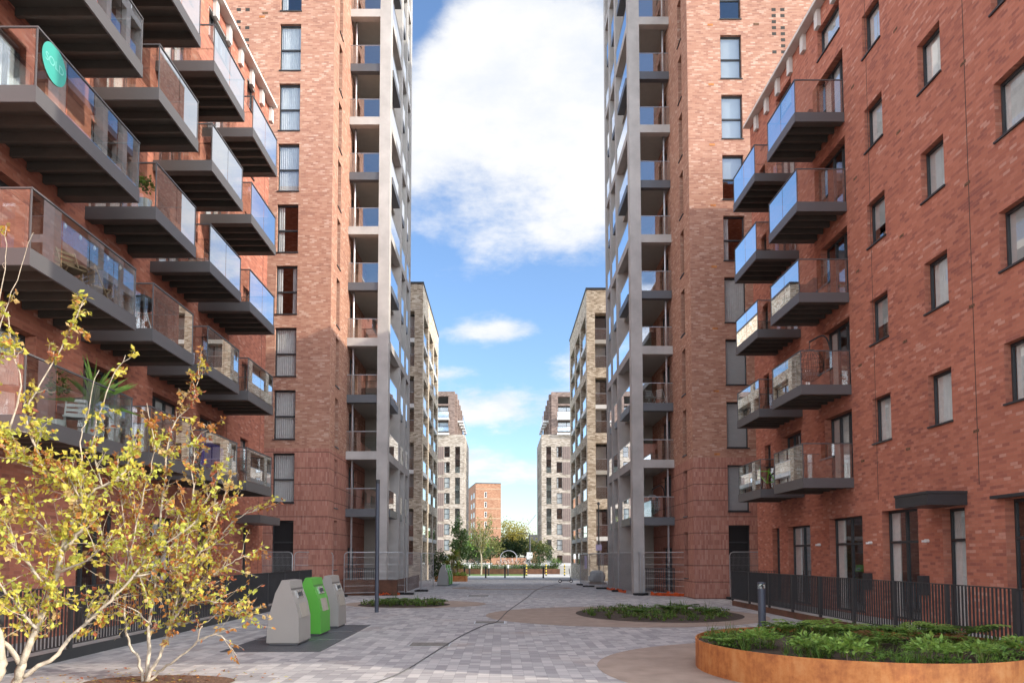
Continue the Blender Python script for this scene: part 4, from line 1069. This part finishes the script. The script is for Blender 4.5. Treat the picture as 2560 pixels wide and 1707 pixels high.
# ------------------------------------------------------------------ temporary mesh fences
def mesh_panel(p, q, label, grp, h=2.15, gate=False):
    p, q = Vector((*p, 0)), Vector((*q, 0)); p.z = q.z = (zg(p.y)+zg(q.y))/2; d = (q-p); L = d.length; d.normalize(); n = Vector((-d.y, d.x, 0)); mid = (p+q)/2
    t = thing('fence_panel', mid, label, 'fence panel', grp)
    a, b = p+d*.04, q-d*.04; c = .16; mb = MB()
    pts = [a+Vector((0, 0, .1)), a+Vector((0, 0, h-c)), a+d*c*.3+Vector((0, 0, h-c*.3)), a+d*c+Vector((0, 0, h)), b-d*c+Vector((0, 0, h)), b-d*c*.3+Vector((0, 0, h-c*.3)), b+Vector((0, 0, h-c)), b+Vector((0, 0, .1))]
    mb.tube(pts, .021, 6); mb.tube([a+Vector((0, 0, .16)), b+Vector((0, 0, .16))], .018, 6)
    mb.build('frame', 'steel', t)
    mb = MB(); k = int((L-.1)/.055)
    for i in range(1, k):
        x = a+d*((L-.08)*i/k); mb.tube([x+Vector((0, 0, .17)), x+Vector((0, 0, h-.02))], .0028, 3, cap=False)
    for z in (.5, .85, 1.2, 1.55, 1.9): mb.tube([a+Vector((0, 0, z)), b+Vector((0, 0, z))], .003, 3, cap=False)
    mb.build('mesh_infill', 'steel', t)
    mb = MB(); mb.obox(p+Vector((0, 0, .055)), d*.13, n*.36, Vector((0, 0, .053))); mb.build('foot', 'rubber', t)
    return t
GL, GR = 'mesh fence panels by the planter wall', 'mesh fence panels by the orange netting'
mesh_panel((-11.2, 32.75), (-9.45, 32.85), 'mesh fence panel against the tower furthest from the street', GL)
mesh_panel((-9.4, 32.7), (-7.85, 33.9), 'mesh fence panel at the tower corner behind the bins', GL)
mesh_panel((-7.7, 35.3), (-4.85, 36.75), 'mesh fence panel in front of the rusty planter wall', GL)
mesh_panel((-4.8, 36.85), (-4.45, 40.1), 'mesh fence panel along the street side of the planter wall', GL)
mesh_panel((-4.42, 40.2), (-4.05, 43.4), 'mesh fence panel at the far end of the planter wall', GL)
mesh_panel((7.15, 36.3), (10.35, 34.1), 'mesh fence panel in front of the brick tower corner with netting', GR)
mesh_panel((10.45, 33.05), (12.6, 32.9), 'mesh fence panel beside the end of the railing', GR)
mesh_panel((7.05, 36.4), (6.55, 39.8), 'mesh fence panel in front of the concrete column', GR)
mesh_panel((6.5, 39.9), (6.15, 43.3), 'mesh fence panel in the middle of the street side run', GR)
mesh_panel((6.1, 43.4), (5.75, 46.8), 'mesh fence panel carrying the notice', GR)
mesh_panel((5.7, 46.9), (5.55, 50.3), 'furthest mesh fence panel of the street side run', GR)
mesh_panel((5.5, 50.4), (8.8, 51.0), 'mesh fence panel closing the gap beyond the concrete frame', GR)
mb = MB(); mb.face([(5.5, 46.0, 1.15), (5.42, 46.75, 1.15), (5.42, 46.75, 2.0), (5.5, 46.0, 2.0)]); tag(mb.build('notice', 'lilac'), 'pale lilac plastic notice tied to the mesh fence', 'notice')
mb = MB()
def net_strip(a, b, z0, z1, n=22):
    a, b = Vector(a), Vector(b); prev = None
    for i in range(n+1):
        p = a.lerp(b, i/n)+Vector((R.uniform(-.08, .08), R.uniform(-.10, .10), 0)); h = z1*R.uniform(.4, 1.); q = (p+Vector((0, .12, 0)), p+Vector((0, 0, h)))
        if prev: mb.face([prev[0]+Vector((0, 0, z0)), q[0]+Vector((0, 0, z0)), q[1], prev[1]])
        prev = q
net_strip((7.4, 36.0, .0), (10.4, 34.0, .0), .01, .26); net_strip((8.9, 35.2, .0), (10.6, 33.9, .0), .02, .3)
tag(mb.build('barrier_netting', 'orange'), 'bright orange barrier netting slumped along the fence foot', 'netting')
mb = MB(); net_strip((6.6, 38.0, 0), (6.2, 42.4, 0), .01, .2); tag(mb.build('barrier_netting', 'orange'), 'small scrap of orange netting further along the street side fence', 'netting')
mb = MB(); net_strip((-6.1, 35.9, 0), (-5.1, 36.3, 0), .01, .18); tag(mb.build('barrier_netting', 'orange'), 'scrap of orange netting below the rusty planter wall', 'netting')
# rusty planter wall round the foot of the frame beside the bins
mb = MB(); z = .78
mb.box(-7.9, 37.0-.9, 0, -5.2, 37.03-.9, z); mb.box(-5.23, 36.135, 0, -5.2, 46.0, z); mb.box(-7.88, 36.14, 0, -5.24, 36.68, z-.1, 1)
tag(mb.build('planter', ['cortd', 'soil']), 'long dark rusty planter wall round the concrete columns', 'planter')
# wrapped bundle behind the fence
t = thing('wrapped_bundle', (7.2, 54, -.1), 'plastic wrapped bundle on a pallet behind the mesh fence', 'bundle')
mb = MB()
for j in range(5): mb.box(6.6+j*.26, 53.4, .0, 6.78+j*.26, 54.6, .03)
for j in range(3): mb.box(6.6, 53.45+j*.5, -.1, 7.82, 53.55+j*.5, -.002)
mb.build('pallet', 'wood', t)
mb = MB(); n = 14; rows = [(.5, .14), (.6, .3), (.62, .6), (.55, .85), (.35, 1.0), (.02, 1.03)]
mb.lathe(rows, (7.2, 54, -.1), n)
for i, v in enumerate(mb.v): mb.v[i] = v+Vector((math.sin(v.z*9+v.x*7)*.05, math.cos(v.y*8+v.z*5)*.05, 0))
mb.build('wrapping', 'blind', t)

# ------------------------------------------------------------------ railings
def railing(x, y0, y1, label, ztop=1.38, zb=.2, bay=2.0, edge='cortd'):
    t = thing('railing', (x, (y0+y1)/2, 0), label, 'railing')
    mb = MB(); mb.box(x-.012, y0, 0, x+.012, y1, zb); mb.build('edging', edge, t)
    n = max(1, round((y1-y0)/bay))
    for i in range(n+1):
        y = y0+(y1-y0)*i/n; mb = MB(); mb.box(x-.03, y-.05, zb+.002, x+.03, y+.05, ztop); mb.build('post', 'rail', t)
    for i in range(n):
        a = y0+(y1-y0)*i/n+.05; b = y0+(y1-y0)*(i+1)/n-.05; mb = MB()
        mb.box(x-.02, a+.002, ztop-.02, x+.02, b-.002, ztop); mb.box(x-.018, a+.002, zb+.07, x+.018, b-.002, zb+.09)
        k = int((b-a)/.105)
        for j in range(1, k): yy = a+(b-a)*j/k; mb.box(x-.018, yy-.006, zb+.092, x+.018, yy+.006, ztop-.022)
        mb.build('bar_panel', 'rail', t)
    return t
railing(9.22, 9.0, 28.8, 'dark vertical bar railing in front of the ground floor doors by the planter')
railing(-8.2, 8.0, 31.2, 'dark vertical bar railing behind the refuse bins and yellow tree', edge='dark')
t = thing('railing', (10.4, 28.9, 0), 'short dark railing turning back to the brick wall', 'railing')
mb = MB(); mb.box(9.27, 28.78, 1.36, 11.0, 28.82, 1.38)
for j in range(17): mb.box(9.3+j*.1, 28.785, .28, 9.312+j*.1, 28.815, 1.358)
mb.build('bar_panel', 'rail', t)

# ------------------------------------------------------------------ hedge, planter, bicycles at the street end
mb = MB(); mb.box(-10, 95.3, -.42, 7.8, 95.35, .32); mb.box(-10, 95.36, -.4, 7.8, 96.39, .28, 1)
tag(mb.build('planter', ['cortd', 'soil']), 'long low rusty planter wall behind the lawn and young tree', 'planter')
mb = MB()
for k in range(3800):
    p = Vector((R.uniform(-9.8, 7.6), R.uniform(95.4, 96.3), .28+R.random()**1.3*(.65 if R.random() < .9 else 1.))); leaf(mb, p, rv(1), rv(1), R.uniform(.1, .2), .09, R.randint(0, 2))
stuff(mb.build('hedge', ['gr_d', 'gr_d', 'gr_m']), 'low dark hedge along the rusty planter behind the lawn', 'hedge')
ctree('dark shrub in the rusty planter below the far street lamp', 1338, 95.9, .28, 2.4, .95, 700, ['tr_d', 'tr_d', 'tr_d'], .15, name='shrub', cat='shrub', trunk_r=.04)
ctree('dark shrub at the end of the rusty planter near the banded posts', 1388, 95.8, .28, 1.9, .8, 600, ['tr_d', 'tr_d', 'gr_m'], .15, name='shrub', cat='shrub', trunk_r=.04)
mb = MB(); mb.box(-1.2, 103.0, .72, 3.6, 103.25, 1.75); tag(mb.build('wall', 'org'), 'low orange brick wall behind the parked bicycles', 'wall')
def bicycle(loc, rotz, col, label, src=None):
    if src: r = copy_thing(src, loc, rotz, label); return r
    t = thing('bicycle', loc, label, 'bicycle', 'bicycles parked at the street end')
    o = Vector(loc); V = lambda x, z, y=0: o+Vector((x, y, z))
    for x in (-.52, .52):
        c = V(x, .34); mb = MB(); mb.tube([c+Vector((.33*math.cos(a*.3927), 0, .33*math.sin(a*.3927))) for a in range(16)], .028, 5, closed=True)
        w = mb.build('wheel', 'rubber', t); mb = MB()
        for a in range(8): mb.tube([c, c+Vector((.31*math.cos(a*.785), 0, .31*math.sin(a*.785)))], .006, 3)
        mb.build('spokes', 'steel', w)
    mb = MB()
    for a, b in (((-.52, .34), (-.05, .32)), ((-.05, .32), (-.2, .85)), ((-.52, .34), (-.17, .75)), ((-.17, .75), (.36, .8)), ((-.05, .32), (.38, .68)), ((.52, .34), (.34, .95))): mb.tube([V(*a), V(*b)], .024, 5)
    mb.build('frame', col, t)
    mb = MB(); mb.box(o.x-.33, o.y-.07, o.z+.86, o.x-.08, o.y+.07, o.z+.92); mb.build('saddle', 'black', t)
    mb = MB(); mb.tube([V(.34, .95), V(.36, 1.02)], .02, 5); mb.tube([V(.36, 1.02, -.28), V(.38, 1.03), V(.36, 1.02, .28)], .018, 5); mb.build('handlebar', 'black', t)
    t.rotation_euler = (0, 0, rotz); return t
bk = bicycle((-3.8, 100, .72), .3, 'black', 'black bicycle leaning behind the young street tree')
bicycle((-2.9, 100.3, .72), -.4, 'black', 'second bicycle by the young street tree trunk', bk)
b2_ = bicycle((.2, 99.8, .72), .2, 'steel', 'silver bicycle in front of the low orange wall')
bicycle((1.2, 100.2, .72), -.2, 'steel', 'silver bicycle below the big steel hoop', b2_)
bicycle((2.9, 100.0, .72), .1, 'steel', 'bicycle at the lamp end of the row', bk)
bicycle((3.7, 100.4, .72), .5, 'steel', 'last bicycle of the row beside the dark shrub', b2_)
t = thing('cycle_rack', (1.1, 101.5, .72), 'big round steel hoop rack standing over the bicycles', 'cycle rack')
c = Vector((1.1, 101.5, 1.75)); mb = MB(); mb.tube([c+Vector((1.15*math.cos(a*.2618), 0, 1.02*math.sin(a*.2618))) for a in range(-2, 15)], .05, 6); mb.build('hoop', 'steel', t)
for dx in (-1.12, 1.12): mb = MB(); mb.tube([Vector((1.1+dx, 101.5, .72)), Vector((1.1+dx, 91.5, 1.4))], .05, 6); mb.build('leg', 'steel', t)
# e-scooter
t = thing('scooter', (5.15, 57.6, zg(57.6)), 'dark electric scooter parked near the end of the mesh fence', 'scooter')
o = Vector((5.15, 57.6, zg(57.6)))
for dx in (-.42, .46): mb = MB(); mb.tube([o+Vector((dx+.11*math.cos(a*.5236), 0, .13+.11*math.sin(a*.5236))) for a in range(12)], .03, 6, closed=True); mb.build('wheel', 'rubber', t)
mb = MB(); mb.box(4.82, 57.53, .13+zg(57.6), 5.5, 57.67, .19+zg(57.6)); mb.build('deck', 'black', t)
mb = MB(); mb.tube([o+Vector((.44, 0, .16)), o+Vector((.3, 0, 1.12))], .03, 6); mb.build('stem', 'black', t)
mb = MB(); mb.tube([o+Vector((.28, -.24, 1.12)), o+Vector((.3, .24, 1.12))], .022, 6); mb.build('handlebar', 'black', t)

# ------------------------------------------------------------------ things on the balconies
t = thing('sold_sign', (-8.27, 12.86, 11.02), 'round teal SOLD sticker on the corner balcony glass', 'sign')
c = Vector((-8.262, 12.86, 11.03)); mb = MB(); n = 40
mb.face([c+Vector((0, .36*math.cos(6.2832*k/n), .36*math.sin(6.2832*k/n))) for k in range(n)]); mb.build('sticker', 'teal', t)
cu = bpy.data.curves.new('sold_text', 'FONT'); cu.body = 'SOLD'; cu.size = .22; cu.align_x = 'CENTER'; cu.align_y = 'CENTER'
tmp = bpy.data.objects.new('lettering_tmp', cu); COL.objects.link(tmp); bpy.context.view_layer.update()
me = bpy.data.meshes.new_from_object(tmp.evaluated_get(bpy.context.evaluated_depsgraph_get())); bpy.data.objects.remove(tmp)
for v in me.vertices: x, y, _ = v.co; v.co = (.006+.008, x, y+.01)
me.materials.clear(); me.materials.append(M['letter'])
lo = bpy.data.objects.new('lettering', me); COL.objects.link(lo); lo.parent = t
def chair(loc, rz, mat, label, grp='chairs on the balconies'):
    t = thing('folding_chair', loc, label, 'chair', grp); o = Vector(loc)
    mb = MB(); mb.box(o.x-.2, o.y-.2, o.z+.42, o.x+.2, o.y+.2, o.z+.45); mb.build('seat', mat, t)
    mb = MB()
    for j in range(4): mb.box(o.x-.2, o.y+.19, o.z+.5+j*.1, o.x+.2, o.y+.215, o.z+.56+j*.1)
    mb.build('backrest', mat, t)
    for sx in (-1, 1):
        mb = MB(); mb.tube([o+Vector((sx*.19, -.22, 0)), o+Vector((sx*.19, .2, .88))], .016, 5); mb.build('leg', mat, t)
        mb = MB(); mb.tube([o+Vector((sx*.16, .24, 0)), o+Vector((sx*.16, -.18, .44))], .016, 5); mb.build('leg', mat, t)
    t.rotation_euler = (0, 0, rz)
def tabl(loc, r, mat, label):
    t = thing('table', loc, label, 'table'); o = Vector(loc)
    mb = MB(); mb.lathe([(r, .70), (r, .73)], o, 18); mb.build('tabletop', mat, t)
    mb = MB(); mb.lathe([(.2, 0), (.2, .02), (.03, .03), (.03, .698)], o, 10); mb.build('pedestal', 'dark', t)
def pot(loc, h, label, kind='palm', mats=('gr_m', 'gr_l')):
    t = thing('potted_plant', loc, label, 'potted plant'); o = Vector(loc)
    mb = MB(); mb.lathe([(.12, 0), (.17, .3), (.15, .3), (.14, .26)], o, 12); mb.build('pot', 'white', t)
    mb = MB()
    if kind == 'palm':
        for k in range(34):
            d = (rv(.7)+Vector((0, 0, 1))).normalized(); leaf(mb, o+Vector((0, 0, h*.45)), d, Vector((0, 0, 1)), h*R.uniform(.4, .65), .06, R.randint(0, 1))
        mb.tube([o+Vector((0, 0, .25)), o+Vector((0, 0, h*.46))], .03, 5)
    else: leafy(mb, o+Vector((0, 0, .28)), h-.28, .22, 160, (0, 1), .09)
    mb.build('foliage', list(mats), t)
Z = FL
chair((-8.75, 14.35, Z[3]-.03), 1.1, 'wood', 'pale wooden folding chair behind the balcony glass with hanging bulbs')
chair((-8.8, 15.45, Z[3]-.03), 2.6, 'wood', 'second wooden folding chair at the far end of that balcony')
tabl((-9.1, 14.95, Z[3]-.03), .32, 'wood', 'small round wooden table between the two folding chairs')
t = thing('string_lights', (-8.35, 14.6, Z[3]+.9), 'string of small glass bulbs hung along the balcony rail', 'string lights')
mb = MB(); pl = [Vector((-8.36, 13.5+.1*i, Z[3]+1.0-.05*math.sin(i*math.pi/5)**2)) for i in range(25)]; mb.tube(pl, .006, 4); mb.build('wire', 'black', t)
for i in range(0, 25, 5): mb = MB(); mb.lathe([(.008, -.02), (.03, -.07), (.028, -.1), (.004, -.13)], pl[i], 8); mb.build('bulb', 'white', t)
t = thing('barbecue', (-8.75, 17.25, Z[3]-.03), 'black kettle barbecue in the balcony corner above the orange tree', 'barbecue'); o = Vector((-8.75, 17.25, Z[3]-.03))
mb = MB(); mb.lathe([(.02, .55), (.22, .62), (.27, .75), (.27, .77)], o, 16); mb.build('bowl', 'black', t)
mb = MB(); mb.lathe([(.275, .772), (.24, .9), (.1, .98), (.02, .99)], o, 16); mb.build('lid', 'dark', t)
for a in (0, 2.1, 4.2): mb = MB(); mb.tube([o+Vector((.1*math.cos(a), .1*math.sin(a), .6)), o+Vector((.28*math.cos(a), .28*math.sin(a), 0))], .014, 5); mb.build('leg', 'steel', t)
pot((-8.65, 17.05, Z[2]-.03), .95, 'green potted plant in the corner of a balcony under the pale glass', 'bush')
pot((-8.7, 15.2, Z[4]-.03), 1.75, 'spiky potted palm rising above the lowest corner balcony rail')
pot((-8.9, 14.3, Z[4]-.03), 1.4, 'leafy climber in a white pot beside the spiky palm', 'bush', ('gr_m', 'gr_d'))
chair((-8.8, 14.75, Z[4]-.03), .4, 'white', 'white chair on the lowest corner balcony beside the palm')
tabl((-9.1, 13.4, Z[4]-.03), .35, 'dark', 'dark round table on the lowest corner balcony')
mb = MB()
for j in range(8):
    for i in range(10):
        f = lambda a, b: Vector((-8.42-.02*math.sin(a*2.1+b), 20.1+a*.16, Z[4]+1.0-b*.11+.02*math.cos(a*1.7)-.35*(a/10)*(1 if b == 0 else .2)))
        mb.face([f(i, j), f(i+1, j), f(i+1, j+1), f(i, j+1)])
tag(mb.build('windbreak', 'purple'), 'purple cloth windbreak hung inside a low balcony rail', 'cloth')
def sofa(loc, L, label, mat='cush'):
    t = thing('outdoor_sofa', loc, label, 'sofa'); o = Vector(loc)
    mb = MB(); mb.box(o.x-.35, o.y-L/2, o.z+.08, o.x+.35, o.y+L/2, o.z+.36); mb.build('base', 'wick', t)
    mb = MB(); mb.box(o.x-.33, o.y-L/2+.08, o.z+.362, o.x+.2, o.y+L/2-.08, o.z+.48); mb.build('seat', mat, t)
    mb = MB(); mb.box(o.x+.21, o.y-L/2, o.z+.362, o.x+.35, o.y+L/2, o.z+.85); mb.build('backrest', 'wick', t)
    for s in (-1, 1): mb = MB(); mb.box(o.x-.34, o.y+s*L/2-.04, o.z+.362, o.x+.2, o.y+s*L/2+.038, o.z+.62); mb.build('armrest', 'wick', t)
sofa((10.2, 24.1, Z[0]-.03), 1.1, 'dark wicker sofa on the top balcony of the block with square windows')
sofa((10.1, 23.9, Z[2]-.03), 1.2, 'low dark sofa on a middle balcony of the block with square windows')
def egg(c, zf, hook, label, hang=True, mat='wick'):
    t = thing('egg_chair', (c.x, c.y, zf), label, 'hanging chair')
    mb = MB(); N1 = 9
    for i in range(N1):
        a = math.pi*i/N1; mb.tube([c+Vector((.42*math.sin(th)*math.cos(a), .42*math.sin(th)*math.sin(a), .52*math.cos(th))) for th in [math.pi*k/10*1.0 for k in range(11)]], .012, 4, cap=False)
        mb.tube([c+Vector((-.42*math.sin(th)*math.cos(a), -.42*math.sin(th)*math.sin(a), .52*math.cos(th))) for th in [math.pi*k/10 for k in range(11)]], .012, 4, cap=False)
    for zz in (-.4, -.28, -.14, 0, .14, .28): r = .42*math.sqrt(max(.02, 1-(zz/.52)**2)); mb.tube([c+Vector((r*math.cos(k*.449), r*math.sin(k*.449), zz)) for k in range(14)], .010, 4, closed=True)
    mb.build('basket', mat, t)
    mb = MB(); mb.lathe([(.02, -.46), (.3, -.38), (.34, -.26), (.02, -.2)], c, 12); mb.build('cushion', 'cush', t)
    mb = MB(); q = Vector((c.x+.65, c.y, zf))
    mb.tube(smooth_path([q+Vector((-.3, 0, .03)), q+Vector((0, 0, .05)), q+Vector((.05, 0, 1.1)), q+Vector((-.15, 0, 1.75)), Vector((c.x, c.y, c.z+.78))], 5), .028, 6)
    mb.tube([Vector((c.x, c.y, c.z+.78)), Vector((c.x, c.y, c.z+.5))], .012, 4); mb.lathe([(.4, 0), (.4, .03)], (c.x+.2, c.y, zf), 16); mb.build('stand', 'dark', t)
egg(Vector((10.0, 23.0, Z[3]+.75)), Z[3]-.03, None, 'dark wicker egg chair hanging from its stand on a balcony')
egg(Vector((8.05, 38.2, 3.95+.75)), 3.95, None, 'pale hanging bubble chair in the tower loggia beside the concrete column', mat='blind')
bicycle((9.95, 26.9, Z[4]-.03), 1.9, 'lime', 'lime green bicycle standing on the lowest balcony by the corner')['group'] = 'bicycle on a balcony'
chair((7.9, 37.5, 9.84), 0.5, 'white', 'white chair in the tower loggia above the second concrete beam')
chair((8.5, 37.6, 9.84), 2.2, 'white', 'second white chair in the same tower loggia')

# ------------------------------------------------------------------ light, sky, camera
sun_dir = Vector((2.6, -1.0, 1.15)).normalized()
el = math.asin(sun_dir.z); az = math.atan2(sun_dir.x, sun_dir.y)
sd = bpy.data.lights.new('sun', 'SUN'); sd.energy = 5.0; sd.angle = rad(.53); sd.color = (1., .90, .76)
so = bpy.data.objects.new('sun', sd); COL.objects.link(so); so.rotation_euler = (-sun_dir).to_track_quat('-Z', 'Y').to_euler()
so.location = (40, -20, 60)
w = bpy.data.worlds.new('World'); scn.world = w; w.use_nodes = True
nt = w.node_tree; nt.nodes.clear(); n = N(nt)
out = nt.nodes.new('ShaderNodeOutputWorld')
sky = n('TexSky', sky_type='NISHITA'); sky.sun_disc = False; sky.sun_elevation = el; sky.sun_rotation = az
sky.air_density = 1.0; sky.dust_density = .6; sky.ozone_density = 2.0; sky.altitude = 50
tc = n('TexCoord').outputs['Generated']
sp = n('SeparateXYZ', {0: tc}); x, y, z = sp.outputs
yy = n.math('MAXIMUM', y, .05)
u = n.math('DIVIDE', x, yy); v = n.math('DIVIDE', z, yy)
front = n.math('GREATER_THAN', y, .25)
def gauss(cu, cv, su, sv, amp):
    a = n.math('DIVIDE', n.math('SUBTRACT', u, cu), su); b = n.math('DIVIDE', n.math('SUBTRACT', v, cv), sv)
    e = n.math('ADD', n.math('MULTIPLY', a, a), n.math('MULTIPLY', b, b))
    return n.math('MULTIPLY', n.math('POWER', 2.718, n.math('MULTIPLY', e, -1.)), amp)
terms = [gauss(.03, .69, .16, .17, .62), gauss(-.16, .54, .08, .07, .16), gauss(.15, .50, .09, .08, .2), gauss(0., .365, .3, .03, -.2), gauss(-.17, .80, .075, .07, -.75),
         gauss(0., .318, .055, .020, .36), gauss(-.09, .313, .05, .014, .16), gauss(.10, .28, .04, .045, .22), gauss(-.03, .20, .075, .028, .34), gauss(-.05, .13, .06, .022, .24), gauss(.05, .115, .05, .016, .2), gauss(-.05, .255, .08, .012, .12), gauss(.05, .245, .08, .02, -.15), gauss(.50, .66, .17, .3, .62), gauss(-.42, .6, .16, .3, -.25)]
bias = terms[0]
for t_ in terms[1:]: bias = n.math('ADD', bias, t_)
bias = n.math('ADD', n.math('MULTIPLY', bias, front), n.math('MULTIPLY', n.math('SUBTRACT', 1., front), .30))
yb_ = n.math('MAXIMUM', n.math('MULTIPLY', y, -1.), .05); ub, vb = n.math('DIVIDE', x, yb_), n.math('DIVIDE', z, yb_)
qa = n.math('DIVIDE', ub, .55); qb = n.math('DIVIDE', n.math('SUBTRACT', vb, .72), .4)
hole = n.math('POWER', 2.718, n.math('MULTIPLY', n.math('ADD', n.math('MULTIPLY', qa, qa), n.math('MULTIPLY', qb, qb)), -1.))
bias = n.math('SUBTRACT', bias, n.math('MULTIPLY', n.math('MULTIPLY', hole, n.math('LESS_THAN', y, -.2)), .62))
zz = n.math('ADD', n.math('MAXIMUM', z, 0.), .25)
pv = n('CombineXYZ', {0: n.math('DIVIDE', x, zz), 1: n.math('DIVIDE', y, zz), 2: n.math('MULTIPLY', z, 1.4)}).outputs[0]
fb = n.noise(pv, 2.3, 11, .62)
fb2 = n.noise(pv, 6.0, 9, .62)
den = n.math('ADD', n.math('ADD', n.math('MULTIPLY', n.math('SUBTRACT', fb, .5), 1.1), n.math('MULTIPLY', n.math('SUBTRACT', fb2, .5), .5)), bias)
cov = n('MapRange', {0: den, 1: .04, 2: .36, 3: 0., 4: 1.}, interpolation_type='SMOOTHSTEP').outputs[0]
shade = n.noise(pv, 3.6, 8, .62)
ccol = n.ramp(shade, [(.36, (.83, .875, .945)), (.54, (1., 1., 1.))])
sunv = n('VectorMath', {0: tc, 1: tuple(sun_dir)}, operation='DOT_PRODUCT').outputs['Value']
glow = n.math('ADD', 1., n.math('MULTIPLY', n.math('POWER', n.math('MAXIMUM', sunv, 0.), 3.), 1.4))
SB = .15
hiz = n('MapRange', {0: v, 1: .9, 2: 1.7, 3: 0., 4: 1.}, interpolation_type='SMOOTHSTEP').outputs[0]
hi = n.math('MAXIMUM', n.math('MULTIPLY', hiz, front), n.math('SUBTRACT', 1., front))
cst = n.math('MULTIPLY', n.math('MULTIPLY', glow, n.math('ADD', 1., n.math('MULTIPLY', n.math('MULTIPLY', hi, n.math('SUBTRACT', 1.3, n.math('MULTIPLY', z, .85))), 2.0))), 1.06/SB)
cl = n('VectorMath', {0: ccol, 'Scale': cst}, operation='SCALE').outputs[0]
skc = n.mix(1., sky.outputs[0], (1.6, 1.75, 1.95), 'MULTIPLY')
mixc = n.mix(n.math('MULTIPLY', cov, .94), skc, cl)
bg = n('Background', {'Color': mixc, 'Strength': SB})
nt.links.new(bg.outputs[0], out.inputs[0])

cam = bpy.data.cameras.new('camera'); co = bpy.data.objects.new('camera', cam); COL.objects.link(co)
co.location = (0, 0, H); co.rotation_euler = (math.pi/2+TH, 0, 0)
cam.sensor_width = 36; cam.sensor_fit = 'HORIZONTAL'; cam.lens = F*36/2560
cam.shift_x = (1280-HX)/2560; cam.shift_y = (Y0-853.5)/2560
cam.clip_start = .1; cam.clip_end = 9000
scn.camera = co
scn.render.engine = 'CYCLES'
cy = scn.cycles
cy.max_bounces = 10; cy.diffuse_bounces = 4; cy.glossy_bounces = 4; cy.transmission_bounces = 6; cy.transparent_max_bounces = 24
cy.caustics_reflective = False; cy.caustics_refractive = False; cy.blur_glossy = 1.
cy.sample_clamp_indirect = 8
cy.use_denoising = True
scn.view_settings.view_transform = 'Standard'; scn.view_settings.look = 'None'; scn.view_settings.exposure = 0; scn.view_settings.gamma = 1
scn.render.resolution_x, scn.render.resolution_y = 1024, 682
